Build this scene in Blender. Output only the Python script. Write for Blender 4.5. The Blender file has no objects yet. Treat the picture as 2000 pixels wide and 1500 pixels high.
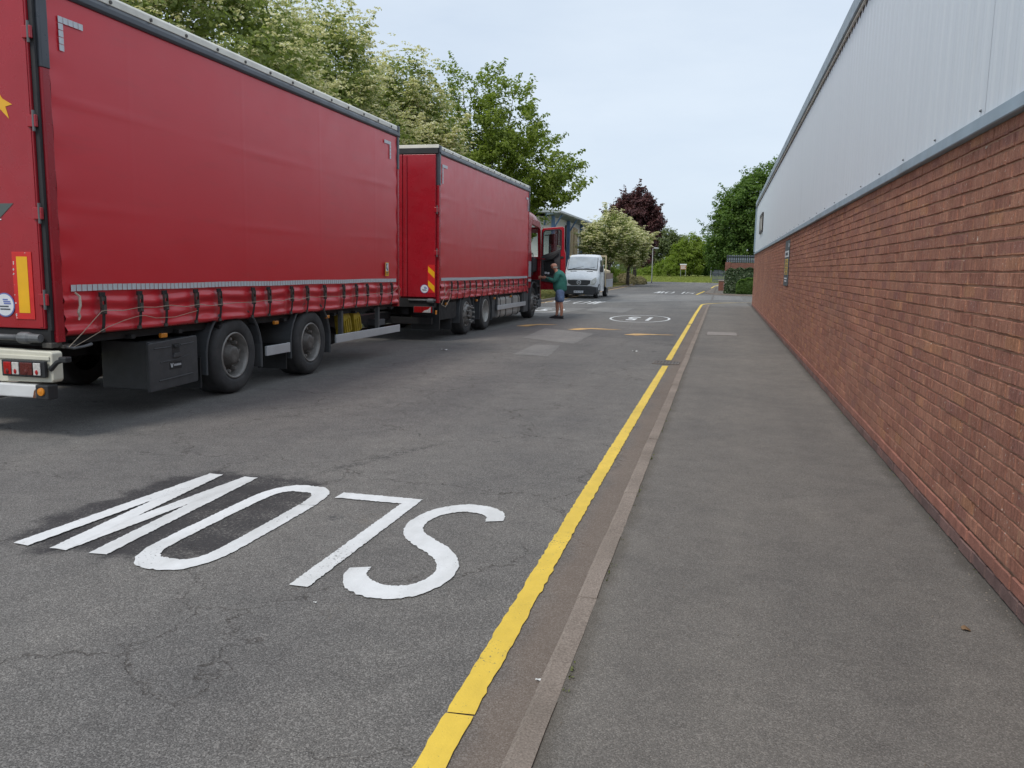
import bpy, bmesh, math, random
import numpy as np
from mathutils import Matrix, Vector

R = math.radians
scene = bpy.context.scene
COL = scene.collection

# ------------------------------------------------------------------ camera
CAM_H = 1.55
yaw, pitch, roll = 0.24701, 0.14004, 0.016
fw = Vector((-math.sin(yaw) * math.cos(pitch), math.cos(yaw) * math.cos(pitch), -math.sin(pitch)))
rt = Vector((math.cos(yaw), math.sin(yaw), 0))
up = rt.cross(fw)
rt2 = rt * math.cos(roll) + up * math.sin(roll)
up2 = up * math.cos(roll) - rt * math.sin(roll)
cam_data = bpy.data.cameras.new('camera')
cam_data.sensor_width = 36.0
cam_data.lens = 28.8
cam_data.clip_start = 0.05
cam_data.clip_end = 3000
cam = bpy.data.objects.new('camera', cam_data)
COL.objects.link(cam)
mw = Matrix.Identity(4)
for i, v in enumerate((rt2, up2, -fw)):
    for j in range(3):
        mw[j][i] = v[j]
mw.translation = (0, 0, CAM_H)
cam.matrix_world = mw
scene.camera = cam

# ------------------------------------------------------------------ sky and sun
SUN_EL, SUN_AZ = R(54), R(205)      # azimuth clockwise from +Y
world = bpy.data.worlds.new('World')
scene.world = world
world.use_nodes = True
wn = world.node_tree
for n in list(wn.nodes):
    wn.nodes.remove(n)
w_out = wn.nodes.new('ShaderNodeOutputWorld')
w_bg = wn.nodes.new('ShaderNodeBackground')
w_bg.inputs['Strength'].default_value = 0.1
w_sky = wn.nodes.new('ShaderNodeTexSky')
w_sky.sky_type = 'NISHITA'
w_sky.sun_disc = False
w_sky.sun_elevation = SUN_EL
w_sky.sun_rotation = SUN_AZ
w_tc = wn.nodes.new('ShaderNodeTexCoord')
w_map = wn.nodes.new('ShaderNodeMapping')
w_map.inputs['Scale'].default_value = (1.0, 1.0, 3.5)
w_noise = wn.nodes.new('ShaderNodeTexNoise')
w_noise.inputs['Scale'].default_value = 2.2
w_noise.inputs['Detail'].default_value = 6
w_noise.inputs['Roughness'].default_value = 0.55
w_ramp = wn.nodes.new('ShaderNodeValToRGB')
w_ramp.color_ramp.elements[0].position = 0.28
w_ramp.color_ramp.elements[0].color = (5.0, 5.8, 6.85, 1)
w_ramp.color_ramp.elements[1].position = 0.7
w_ramp.color_ramp.elements[1].color = (6.1, 6.8, 7.6, 1)
w_mix = wn.nodes.new('ShaderNodeMix')
w_mix.data_type = 'RGBA'
w_mix.inputs[0].default_value = 0.88
L = wn.links.new
L(w_tc.outputs['Generated'], w_map.inputs['Vector'])
L(w_map.outputs['Vector'], w_noise.inputs['Vector'])
L(w_noise.outputs['Fac'], w_ramp.inputs['Fac'])
L(w_sky.outputs['Color'], w_mix.inputs[6])
L(w_ramp.outputs['Color'], w_mix.inputs[7])
L(w_mix.outputs[2], w_bg.inputs['Color'])
L(w_bg.outputs['Background'], w_out.inputs['Surface'])

sun_d = bpy.data.lights.new('sun', 'SUN')
sun_d.energy = 1.5
sun_d.angle = R(14)
sun_d.color = (1.0, 0.95, 0.88)
sun = bpy.data.objects.new('sun', sun_d)
COL.objects.link(sun)
sdir = Vector((math.sin(SUN_AZ) * math.cos(SUN_EL), math.cos(SUN_AZ) * math.cos(SUN_EL), math.sin(SUN_EL)))
sun.rotation_euler = sdir.to_track_quat('Z', 'Y').to_euler()

vs = scene.view_settings
vs.view_transform = 'Standard'
vs.look = 'None'
vs.exposure = 0.42
vs.gamma = 1.0
vs.use_curve_mapping = False


# ------------------------------------------------------------------ mesh helpers
class M:
    """collects shapes for ONE mesh"""
    def __init__(s):
        s.v = []
        s.f = []

    def add(s, vs_, fs):
        o = len(s.v)
        s.v += [tuple(p) for p in vs_]
        s.f += [tuple(i + o for i in f) for f in fs]
        return s

    def box(s, x0, x1, y0, y1, z0, z1):
        return s.add([(x0, y0, z0), (x1, y0, z0), (x1, y1, z0), (x0, y1, z0), (x0, y0, z1), (x1, y0, z1), (x1, y1, z1), (x0, y1, z1)],
                     [(0, 3, 2, 1), (4, 5, 6, 7), (0, 1, 5, 4), (1, 2, 6, 5), (2, 3, 7, 6), (3, 0, 4, 7)])

    def prism(s, poly, axis, a0, a1):
        """poly: 2D points; axis 'x': poly is (y,z), 'y': (x,z), 'z': (x,y)"""
        def P(p, a):
            return (a, p[0], p[1]) if axis == 'x' else (p[0], a, p[1]) if axis == 'y' else (p[0], p[1], a)
        n = len(poly)
        return s.add([P(p, a0) for p in poly] + [P(p, a1) for p in poly],
                     [tuple(range(n)), tuple(range(2 * n - 1, n - 1, -1))] + [(i, (i + 1) % n, n + (i + 1) % n, n + i) for i in range(n)])

    def bar(s, a, b, w, h=None):
        """square bar between two points"""
        h = h or w
        a, b = Vector(a), Vector(b)
        d = (b - a).normalized()
        u = d.cross(Vector((0, 0, 1)))
        if u.length < 1e-4:
            u = Vector((1, 0, 0))
        u.normalize()
        q = u.cross(d)
        c = [(-1, -1), (1, -1), (1, 1), (-1, 1)]
        vv = [a + u * w / 2 * i + q * h / 2 * j for i, j in c] + [b + u * w / 2 * i + q * h / 2 * j for i, j in c]
        return s.add(vv, [(0, 1, 2, 3), (7, 6, 5, 4)] + [(i, i + 4, (i + 1) % 4 + 4, (i + 1) % 4) for i in range(4)])

    def tube(s, pts, r, n=6):
        pts = [Vector(p) for p in pts]
        rs = r if isinstance(r, (list, tuple)) else [r] * len(pts)
        vv, ff = [], []
        u = None
        for i, p in enumerate(pts):
            d = (pts[min(i + 1, len(pts) - 1)] - pts[max(i - 1, 0)]).normalized()
            if u is None:
                u = d.cross(Vector((0.13, 0.31, 0.94)))
                if u.length < 1e-3:
                    u = d.cross(Vector((1, 0, 0)))
            else:
                u = u - d * u.dot(d)
            u.normalize()
            q = d.cross(u)
            for k in range(n):
                a = 2 * math.pi * k / n
                vv.append(p + u * math.cos(a) * rs[i] + q * math.sin(a) * rs[i])
        for i in range(len(pts) - 1):
            for k in range(n):
                ff.append((i * n + k, i * n + (k + 1) % n, (i + 1) * n + (k + 1) % n, (i + 1) * n + k))
        ff.append(tuple(range(n - 1, -1, -1)))
        ff.append(tuple((len(pts) - 1) * n + k for k in range(n)))
        return s.add(vv, ff)

    def lathe(s, prof, c, axis='x', n=32, caps=True):
        """prof: (radius, along) list, revolved about axis through c"""
        vv, ff = [], []
        for r, h in prof:
            for k in range(n):
                a = 2 * math.pi * k / n
                p, q = r * math.cos(a), r * math.sin(a)
                vv.append((c[0] + h, c[1] + p, c[2] + q) if axis == 'x' else (c[0] + p, c[1] + h, c[2] + q) if axis == 'y' else (c[0] + p, c[1] + q, c[2] + h))
        m = len(prof)
        for i in range(m - 1):
            for k in range(n):
                ff.append((i * n + k, i * n + (k + 1) % n, (i + 1) * n + (k + 1) % n, (i + 1) * n + k))
        if caps and prof[0][0] > 1e-4:
            ff.append(tuple(range(n)))
        if caps and prof[-1][0] > 1e-4:
            ff.append(tuple((m - 1) * n + k for k in range(n)))
        return s.add(vv, ff)

    def disc(s, c, r, axis, n=24, ry=None):
        ry = ry or r
        vv = []
        for k in range(n):
            a = 2 * math.pi * k / n
            p, q = r * math.cos(a), ry * math.sin(a)
            vv.append((c[0], c[1] + p, c[2] + q) if axis == 'x' else (c[0] + p, c[1], c[2] + q) if axis == 'y' else (c[0] + p, c[1] + q, c[2]))
        return s.add(vv, [tuple(range(n))])

    def ball(s, c, r, n=12, m=8):
        rx, ry, rz = r if isinstance(r, (tuple, list)) else (r, r, r)
        vv, ff = [], []
        for i in range(m + 1):
            t = math.pi * i / m
            for k in range(n):
                a = 2 * math.pi * k / n
                vv.append((c[0] + rx * math.sin(t) * math.cos(a), c[1] + ry * math.sin(t) * math.sin(a), c[2] + rz * math.cos(t)))
        for i in range(m):
            for k in range(n):
                ff.append((i * n + k, (i + 1) * n + k, (i + 1) * n + (k + 1) % n, i * n + (k + 1) % n))
        return s.add(vv, ff)

    def grid(s, fn, nu, nv):
        vv = [fn(i / nu, j / nv) for j in range(nv + 1) for i in range(nu + 1)]
        w = nu + 1
        return s.add(vv, [(j * w + i, j * w + i + 1, (j + 1) * w + i + 1, (j + 1) * w + i) for j in range(nv) for i in range(nu)])

    def mesh(s, name, smooth=False, fix=True):
        me = bpy.data.meshes.new(name)
        me.from_pydata(s.v, [], s.f)
        if fix:
            bm = bmesh.new()
            bm.from_mesh(me)
            bmesh.ops.recalc_face_normals(bm, faces=bm.faces)
            bm.to_mesh(me)
            bm.free()
        if smooth:
            me.shade_smooth()
        me.update()
        return me


def obj(name, m, mat, parent=None, bevel=0, smooth=False, fix=True, seg=2, label=None):
    me = m.mesh(name, smooth, fix) if isinstance(m, M) else m
    if mat is not None and not me.materials:
        me.materials.append(mat)
    o = bpy.data.objects.new(name, me)
    COL.objects.link(o)
    if parent is not None:
        o.parent = parent
    if bevel:
        b = o.modifiers.new('bevel', 'BEVEL')
        b.width = bevel
        b.segments = seg
        b.limit_method = 'ANGLE'
        b.angle_limit = R(35)
    if label:
        o['label'] = label
    return o


def tag(o, label, cat, group=None):
    o['label'] = label
    o['category'] = cat
    if group:
        o['group'] = group
    return o


def thing(name, label, cat, loc=(0, 0, 0), rz=0, group=None):
    o = bpy.data.objects.new(name, None)
    COL.objects.link(o)
    o.empty_display_size = 0.2
    o.location = loc
    o.rotation_euler = (0, 0, rz)
    return tag(o, label, cat, group)


def struct(o, kind='structure'):
    o['kind'] = kind
    return o


def clone(o, parent=None, loc=None):
    c = o.copy()
    COL.objects.link(c)
    c.parent = parent
    if loc is not None:
        c.location = loc
    return c


def text_mesh(s, size=1.0, bold=False):
    cu = bpy.data.curves.new('t', 'FONT')
    cu.body = s
    cu.size = size
    cu.align_x = 'CENTER'
    cu.align_y = 'CENTER'
    if bold:
        cu.offset = 0.02 * size
    o = bpy.data.objects.new('t', cu)
    COL.objects.link(o)
    dg = bpy.context.evaluated_depsgraph_get()
    me = bpy.data.meshes.new_from_object(o.evaluated_get(dg))
    bpy.data.objects.remove(o)
    me.materials.clear()
    return me


# ------------------------------------------------------------------ materials
class NT:
    def __init__(s, name):
        s.m = bpy.data.materials.new(name)
        s.m.use_nodes = True
        s.t = s.m.node_tree
        s.b = s.t.nodes['Principled BSDF']
        s.out = s.t.nodes['Material Output']

    def n(s, typ, **kw):
        nd = s.t.nodes.new(typ)
        for k, v in kw.items():
            if k in nd.inputs:
                nd.inputs[k].default_value = v
            else:
                setattr(nd, k, v)
        return nd

    def l(s, a, b):
        s.t.links.new(a, b)

    def noise(s, vec, scale, detail=4, rough=0.55):
        nd = s.n('ShaderNodeTexNoise')
        nd.inputs['Scale'].default_value = scale
        nd.inputs['Detail'].default_value = detail
        nd.inputs['Roughness'].default_value = rough
        s.l(vec, nd.inputs['Vector'])
        return nd.outputs['Fac']

    def ramp(s, fac, p0, c0, p1, c1):
        nd = s.n('ShaderNodeValToRGB')
        e = nd.color_ramp.elements
        e[0].position, e[1].position = p0, p1
        e[0].color = tuple(c0) + (1,) if len(c0) == 3 else c0
        e[1].color = tuple(c1) + (1,) if len(c1) == 3 else c1
        s.l(fac, nd.inputs['Fac'])
        return nd.outputs['Color']

    def mix(s, fac, a, b, mode='MIX'):
        nd = s.n('ShaderNodeMix')
        nd.data_type = 'RGBA'
        nd.blend_type = mode
        for sock, val in ((nd.inputs[0], fac), (nd.inputs[6], a), (nd.inputs[7], b)):
            if isinstance(val, (int, float)):
                sock.default_value = val
            elif isinstance(val, (tuple, list)):
                sock.default_value = tuple(val) + (1,) if len(val) == 3 else val
            else:
                s.l(val, sock)
        return nd.outputs[2]

    def math(s, op, a, b=0.0, c=0.0, clamp=False):
        nd = s.n('ShaderNodeMath')
        nd.operation = op
        nd.use_clamp = clamp
        for i, val in enumerate((a, b, c)):
            if isinstance(val, (int, float)):
                nd.inputs[i].default_value = val
            else:
                s.l(val, nd.inputs[i])
        return nd.outputs[0]

    def smooth(s, x, lo, hi):
        nd = s.n('ShaderNodeMapRange')
        nd.interpolation_type = 'SMOOTHSTEP'
        s.l(x, nd.inputs[0])
        nd.inputs[1].default_value = lo
        nd.inputs[2].default_value = hi
        return nd.outputs[0]

    def pos(s):
        return s.n('ShaderNodeNewGeometry').outputs['Position']

    def objc(s):
        return s.n('ShaderNodeTexCoord').outputs['Object']

    def scale(s, vec, sc):
        nd = s.n('ShaderNodeMapping')
        nd.inputs['Scale'].default_value = sc
        s.l(vec, nd.inputs['Vector'])
        return nd.outputs['Vector']

    def sep(s, vec):
        nd = s.n('ShaderNodeSeparateXYZ')
        s.l(vec, nd.inputs[0])
        return nd.outputs

    def bump(s, h, strength, dist=0.01, prev=None):
        nd = s.n('ShaderNodeBump')
        nd.inputs['Strength'].default_value = strength
        nd.inputs['Distance'].default_value = dist
        s.l(h, nd.inputs['Height'])
        if prev is not None:
            s.l(prev, nd.inputs['Normal'])
        return nd.outputs['Normal']

    def set(s, col=None, rough=None, metal=None, normal=None, spec=None, **kw):
        for key, val in (('Base Color', col), ('Roughness', rough), ('Metallic', metal), ('Normal', normal), ('Specular IOR Level', spec)):
            if val is None:
                continue
            if isinstance(val, (int, float)):
                s.b.inputs[key].default_value = val
            elif isinstance(val, (tuple, list)):
                s.b.inputs[key].default_value = tuple(val) + (1,) if len(val) == 3 else val
            else:
                s.l(val, s.b.inputs[key])
        for k, v in kw.items():
            s.b.inputs[k.replace('_', ' ')].default_value = v
        return s.m


def simple(name, col, rough=0.5, metal=0.0, var=0.15, scale=6.0, bump=0.0, bscale=60.0, spec=0.5, dirt=0.0, dcol=(0.12, 0.10, 0.08), world=False, **kw):
    """plain surface with a little tonal variation, grime and fine relief"""
    t = NT(name)
    v = t.pos() if world else t.objc()
    f = t.noise(v, scale, 5)
    c = t.ramp(f, 0.3, [x * (1 - var) for x in col], 0.7, [min(1, x * (1 + var)) for x in col])
    if dirt:
        g = t.noise(v, scale * 0.37, 7, 0.65)
        c = t.mix(t.math('MULTIPLY', t.smooth(g, 0.48, 0.72), dirt), c, dcol)
    nrm = t.bump(t.noise(v, bscale, 3), bump, 0.005) if bump else None
    rr = t.ramp(t.noise(v, scale * 2.3, 4), 0.3, (max(0.02, rough - 0.08),) * 3, 0.7, (min(1, rough + 0.08),) * 3)
    return t.set(c, rr, metal, nrm, spec, **kw)


def asphalt(name, tone, road=False, fine=1.0, con=1.0):
    t = NT(name)
    p = t.pos()
    x, y, z = t.sep(p)
    grain = t.noise(p, 170 * fine, 2, 0.6)
    vor = t.n('ShaderNodeTexVoronoi')
    vor.inputs['Scale'].default_value = 185 * fine
    t.l(p, vor.inputs['Vector'])
    chips = t.sep(vor.outputs['Color'])[0]
    c = t.ramp(grain, 0.28, [k * (1 - 0.5 * con) for k in tone], 0.72, [k * (1 + 0.42 * con) for k in tone])
    c = t.mix(t.math('MULTIPLY', t.smooth(chips, 0.6, 1.0), con), c, [min(1, k * 1.7) for k in tone])
    c = t.mix(t.math('MULTIPLY', t.smooth(chips, 0.3, 0.0), 0.5 * con), c, [k * 0.35 for k in tone])
    big = t.noise(p, 0.55, 6, 0.6)
    c = t.mix(1.0, c, t.ramp(big, 0.3, (0.84, 0.84, 0.85), 0.72, (1.12, 1.10, 1.08)), 'MULTIPLY')
    mid = t.noise(p, 5.0, 5, 0.65)
    c = t.mix(1.0, c, t.ramp(mid, 0.3, (0.86, 0.86, 0.86), 0.7, (1.1, 1.1, 1.09)), 'MULTIPLY')
    lane = t.noise(t.scale(p, (1.0, 0.07, 1.0)), 0.9, 4, 0.5)
    c = t.mix(1.0, c, t.ramp(lane, 0.32, (0.86, 0.86, 0.87), 0.68, (1.1, 1.09, 1.07)), 'MULTIPLY')
    stain = t.smooth(t.noise(p, 0.9, 7, 0.72), 0.57, 0.72)
    c = t.mix(t.math('MULTIPLY', stain, 0.28 if road else 0.10), c, [k * 0.5 for k in tone])
    h = t.math('ADD', t.math('MULTIPLY', grain, 1.0), t.math('MULTIPLY', vor.outputs['Distance'], -0.5))
    if road:
        # crazing and long cracks
        dv = t.n('ShaderNodeVectorMath', operation='ADD')
        t.l(p, dv.inputs[0])
        nz = t.n('ShaderNodeTexNoise')
        nz.inputs['Scale'].default_value = 1.3
        nz.inputs['Detail'].default_value = 6
        nz.inputs['Roughness'].default_value = 0.65
        t.l(p, nz.inputs['Vector'])
        t.l(nz.outputs['Color'], dv.inputs[1])
        ck = t.n('ShaderNodeTexVoronoi', feature='DISTANCE_TO_EDGE')
        ck.inputs['Scale'].default_value = 0.62
        t.l(dv.outputs[0], ck.inputs['Vector'])
        ck2 = t.n('ShaderNodeTexVoronoi', feature='DISTANCE_TO_EDGE')
        ck2.inputs['Scale'].default_value = 2.3
        t.l(dv.outputs[0], ck2.inputs['Vector'])
        line = t.math('SUBTRACT', 1.0, t.smooth(ck.outputs['Distance'], 0.001, 0.0075))
        line = t.math('MULTIPLY', line, t.smooth(t.noise(p, 0.7, 3), 0.33, 0.48))
        line2 = t.math('SUBTRACT', 1.0, t.smooth(ck2.outputs['Distance'], 0.001, 0.012))
        line2 = t.math('MULTIPLY', line2, t.smooth(t.noise(p, 0.45, 3), 0.5, 0.64))
        cr = t.math('MAXIMUM', line, t.math('MULTIPLY', line2, 0.75))
        c = t.mix(t.math('MULTIPLY', cr, t.math('MULTIPLY', t.smooth(t.noise(p, 9, 4, 0.7), 0.3, 0.65), 0.8)), c, (0.048, 0.041, 0.035))
        h = t.math('SUBTRACT', h, t.math('MULTIPLY', cr, 1.6))
        # fretted pale brown aggregate patches
        fr = t.math('MULTIPLY', t.smooth(t.noise(p, 0.8, 7, 0.7), 0.6, 0.74), t.smooth(t.noise(p, 38, 3), 0.42, 0.6))
        c = t.mix(t.math('MULTIPLY', fr, 0.6), c, (0.25, 0.205, 0.155))
        # silt in the gutter beside the kerb
        gut = t.math('MULTIPLY', t.smooth(t.math('ADD', x, t.math('MULTIPLY', t.noise(p, 2.5, 5), 0.25)), -0.76, -0.53), t.smooth(x, -0.45, -0.52))
        gut = t.math('MULTIPLY', gut, t.smooth(y, 44.0, 38.0))
        c = t.mix(t.math('MULTIPLY', gut, 0.5), c, (0.21, 0.15, 0.11))
        # old bitumen left round the W and O of the near lettering, and a wiped streak
        nn = t.noise(p, 3.2, 6, 0.7)
        ex = t.math('DIVIDE', t.math('ADD', x, 3.22), 0.68)
        ey = t.math('DIVIDE', t.math('ADD', y, -4.40), 0.92)
        rr = t.math('POWER', t.math('ADD', t.math('POWER', t.math('ABSOLUTE', ex), 4.0), t.math('POWER', t.math('ABSOLUTE', ey), 4.0)), 0.25)
        tar = t.math('MULTIPLY', t.smooth(t.math('ADD', rr, t.math('MULTIPLY', t.math('SUBTRACT', nn, 0.5), 0.9)), 1.06, 0.88), t.smooth(t.math('ADD', t.noise(p, 55, 4, 0.7), t.math('MULTIPLY', t.noise(p, 4, 4), 0.5)), 0.52, 0.78))
        c = t.mix(t.math('MULTIPLY', tar, 0.88), c, (0.034, 0.032, 0.034))
        sx = t.math('ABSOLUTE', t.math('SUBTRACT', x, t.math('ADD', t.math('MULTIPLY', y, 0.4), -5.06)))
        st = t.math('MULTIPLY', t.smooth(t.math('ADD', sx, t.math('MULTIPLY', nn, 0.25)), 0.22, 0.10), t.math('MULTIPLY', t.smooth(y, 5.3, 5.6), t.smooth(y, 7.1, 6.5)))
        c = t.mix(t.math('MULTIPLY', t.math('MULTIPLY', st, t.smooth(t.noise(p, 14, 5, 0.7), 0.42, 0.6)), 0.75), c, (0.034, 0.033, 0.034))
        sp = t.math('MULTIPLY', t.smooth(t.noise(p, 1.9, 2), 0.71, 0.76), t.smooth(t.noise(p, 30, 3), 0.35, 0.6))
        c = t.mix(t.math('MULTIPLY', sp, 0.6), c, (0.035, 0.037, 0.042))
    else:
        pale = t.smooth(t.noise(p, 1.6, 6, 0.7), 0.5, 0.75)
        c = t.mix(t.math('MULTIPLY', pale, 0.14), c, (0.26, 0.24, 0.21))
        # grit and damp dirt gathered along the foot of the wall and behind the kerb
        edge = t.math('MULTIPLY', t.smooth(t.math('ADD', x, t.math('MULTIPLY', t.noise(p, 3.5, 6, 0.7), 0.16)), 1.28, 1.40), t.smooth(x, 1.5, 1.4))
        edge2 = t.math('MULTIPLY', t.smooth(t.math('ADD', x, t.math('MULTIPLY', t.noise(p, 4.5, 6, 0.7), -0.14)), -0.46, -0.54), t.smooth(x, -0.6, -0.5))
        c = t.mix(t.math('MULTIPLY', edge, 0.6), c, (0.065, 0.055, 0.045))
        c = t.mix(t.math('MULTIPLY', edge2, 0.5), c, (0.085, 0.072, 0.055))
    nrm = t.bump(h, 0.55, 0.006)
    return t.set(c, 0.85, 0, nrm, 0.3)


ROAD_MAT = asphalt('road_asphalt', (0.152, 0.146, 0.139), road=True, con=1.1)
PAVE_MAT = asphalt('pavement_asphalt', (0.172, 0.161, 0.147), fine=1.1, con=0.7)
PATCH_MAT = asphalt('patch_asphalt', (0.200, 0.195, 0.188), fine=1.0, con=0.7)
PATCH_DARK = asphalt('dark_patch_asphalt', (0.132, 0.128, 0.124), fine=1.0, con=0.8)


def paint_mat(name, col, wear, wcol=(0.10, 0.098, 0.095)):
    t = NT(name)
    p = t.pos()
    g = t.noise(p, 70, 4, 0.7)
    b = t.noise(p, 2.2, 6, 0.65)
    w = t.smooth(t.math('ADD', g, t.math('MULTIPLY', b, 0.55)), 0.93 - wear, 1.02 - wear * 0.6)
    c = t.ramp(t.noise(p, 9, 5), 0.3, [k * 0.9 for k in col], 0.7, col)
    c = t.mix(1.0, c, t.ramp(t.noise(t.scale(p, (1.6, 0.5, 1)), 1.8, 6, 0.65), 0.35, (0.82, 0.815, 0.80), 0.6, (1, 1, 1)), 'MULTIPLY')
    c = t.mix(t.math('MULTIPLY', t.smooth(t.noise(p, 150, 3, 0.7), 0.56, 0.72), 0.35), c, [k * 0.6 for k in col])
    c = t.mix(w, c, wcol)
    return t.set(c, 0.6, 0, t.bump(t.noise(p, 110, 3), 0.35, 0.004), 0.4)


WHITE_PAINT = paint_mat('white_road_paint', (0.77, 0.78, 0.78), 0.008)
WHITE_OLD = paint_mat('worn_white_road_paint', (0.74, 0.74, 0.73), 0.10)
YELLOW_PAINT = paint_mat('yellow_road_paint', (0.86, 0.60, 0.075), 0.02)
YELLOW_OLD = paint_mat('faded_orange_road_paint', (0.72, 0.43, 0.14), 0.10)


def brick_mat():
    t = NT('rustic_brick')
    p = t.pos()
    x, y, z = t.sep(p)
    row = t.math('FLOOR', t.math('DIVIDE', t.math('SUBTRACT', z, 0.085), 0.075))
    half = t.math('MULTIPLY', t.math('MODULO', row, 2.0), 0.1125)
    colu = t.math('FLOOR', t.math('DIVIDE', t.math('ADD', y, t.math('ADD', half, 50.0)), 0.225))
    cv = t.n('ShaderNodeCombineXYZ')
    t.l(colu, cv.inputs[0])
    t.l(row, cv.inputs[1])
    wnz = t.n('ShaderNodeTexWhiteNoise')
    wnz.noise_dimensions = '2D'
    t.l(cv.outputs[0], wnz.inputs['Vector'])
    rnd = t.sep(wnz.outputs['Color'])
    c = t.ramp(rnd[0], 0.0, (0.325, 0.145, 0.102), 1.0, (0.425, 0.205, 0.138))
    c = t.mix(t.math('MULTIPLY', t.smooth(rnd[1], 0.86, 0.96), 0.55), c, (0.48, 0.235, 0.125))
    c = t.mix(t.math('MULTIPLY', t.smooth(rnd[2], 0.80, 0.95), 0.75), c, (0.30, 0.140, 0.112))
    # vertical drag marks of the rustic face
    drag = t.noise(t.scale(p, (1, 22, 4)), 2.0, 4, 0.6)
    drag2 = t.noise(t.scale(p, (1, 90, 22)), 2.0, 4, 0.65)
    c = t.mix(1.0, c, t.ramp(drag, 0.3, (0.72, 0.71, 0.71), 0.7, (1.2, 1.22, 1.22)), 'MULTIPLY')
    c = t.mix(1.0, c, t.ramp(drag2, 0.25, (0.70, 0.70, 0.70), 0.75, (1.25, 1.26, 1.28)), 'MULTIPLY')
    ochre = t.smooth(t.noise(t.scale(p, (1, 16, 5)), 1.0, 4, 0.6), 0.56, 0.72)
    c = t.mix(t.math('MULTIPLY', ochre, 0.4), c, (0.47, 0.285, 0.175))
    big = t.noise(p, 0.6, 4)
    c = t.mix(1.0, c, t.ramp(big, 0.3, (0.86, 0.86, 0.87), 0.7, (1.1, 1.09, 1.07)), 'MULTIPLY')
    # lime specks
    sp = t.smooth(t.noise(t.scale(p, (1, 26, 16)), 2.2, 3, 0.7), 0.645, 0.685)
    c = t.mix(t.math('MULTIPLY', sp, 0.75), c, (0.62, 0.57, 0.51))
    # engineering bricks in the two lowest courses
    low = t.smooth(z, 0.247, 0.233)
    lowc = t.mix(t.smooth(z, 0.172, 0.158), t.ramp(rnd[0], 0.0, (0.30, 0.140, 0.105), 1.0, (0.38, 0.17, 0.125)), t.ramp(rnd[1], 0.0, (0.17, 0.115, 0.105), 1.0, (0.25, 0.15, 0.13)))
    lowc = t.mix(1.0, lowc, t.ramp(t.noise(p, 12, 5), 0.3, (0.8, 0.8, 0.8), 0.7, (1.15, 1.15, 1.15)), 'MULTIPLY')
    c = t.mix(low, c, lowc)
    gr2 = t.noise(p, 130, 3, 0.7)
    c = t.mix(1.0, c, t.ramp(gr2, 0.3, (0.74, 0.74, 0.75), 0.7, (1.22, 1.22, 1.2)), 'MULTIPLY')
    damp = t.smooth(t.noise(t.scale(p, (1, 0.35, 0.9)), 1.1, 6, 0.65), 0.52, 0.7)
    c = t.mix(t.math('MULTIPLY', damp, 0.3), c, (0.25, 0.155, 0.125))
    h = t.math('ADD', t.math('MULTIPLY', drag2, 1.0), t.math('MULTIPLY', gr2, 0.9))
    nrm = t.bump(h, 0.6, 0.007)
    return t.set(c, 0.92, 0, nrm, 0.2)


BRICK = brick_mat()
MORTAR = simple('brick_mortar', (0.37, 0.225, 0.155), 0.95, var=0.25, scale=5, bump=0.6, bscale=140, spec=0.1, world=True)


def cladding_mat():
    t = NT('pale_grey_cladding')
    p = t.pos()
    st = t.noise(t.scale(p, (1, 5, 0.22)), 2.4, 5, 0.6)
    c = t.ramp(st, 0.3, (0.66, 0.715, 0.765), 0.7, (0.71, 0.765, 0.81))
    gr = t.smooth(t.noise(t.scale(p, (1, 2.2, 0.3)), 2.0, 6, 0.7), 0.56, 0.8)
    c = t.mix(t.math('MULTIPLY', gr, 0.22), c, (0.40, 0.43, 0.45))
    return t.set(c, 0.42, 0, None, 0.5)


CLAD = cladding_mat()
FLASH = simple('blue_grey_flashing', (0.30, 0.39, 0.46), 0.45, var=0.12, scale=3, dirt=0.45, dcol=(0.17, 0.19, 0.19), world=True)
FASCIA = simple('blue_grey_fascia', (0.26, 0.33, 0.38), 0.45, var=0.12, scale=3, dirt=0.25, dcol=(0.16, 0.18, 0.19), world=True)
DARK = simple('dark_void', (0.012, 0.012, 0.013), 0.8, var=0.1)
KERB = NT('concrete_kerb')
_p = KERB.pos()
_c = KERB.ramp(KERB.noise(_p, 120, 3, 0.7), 0.3, (0.17, 0.143, 0.122), 0.7, (0.35, 0.300, 0.262))
_c = KERB.mix(1.0, _c, KERB.ramp(KERB.noise(_p, 1.8, 6, 0.65), 0.3, (0.75, 0.74, 0.72), 0.7, (1.12, 1.1, 1.08)), 'MULTIPLY')
KERB = KERB.set(_c, 0.92, 0, KERB.bump(KERB.noise(_p, 90, 4), 0.6, 0.006), 0.2)

# truck materials
RED = simple('red_truck_paint', (0.34, 0.012, 0.022), 0.28, var=0.08, scale=2, dirt=0.25, dcol=(0.22, 0.02, 0.025), spec=0.5)


def curtain_mat():
    t = NT('red_pvc_curtain')
    v = t.objc()
    c = t.ramp(t.noise(t.scale(v, (1, 0.6, 1.2)), 1.4, 5), 0.3, (0.60, 0.017, 0.030), 0.7, (0.64, 0.020, 0.034))
    d = t.smooth(t.noise(t.scale(v, (1, 0.5, 3)), 2.0, 7, 0.7), 0.5, 0.75)
    c = t.mix(t.math('MULTIPLY', d, 0.14), c, (0.26, 0.05, 0.05))
    r = t.ramp(t.noise(v, 3.0, 5), 0.3, (0.30,) * 3, 0.7, (0.38,) * 3)
    nrm = t.bump(t.noise(t.scale(v, (1, 0.35, 1.4)), 1.6, 3), 0.045, 0.05)
    nrm = t.bump(t.noise(v, 240, 2), 0.06, 0.002, nrm)
    return t.set(c, r, 0, nrm, 0.58, Coat_Weight=0.15, Coat_Roughness=0.25)


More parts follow.
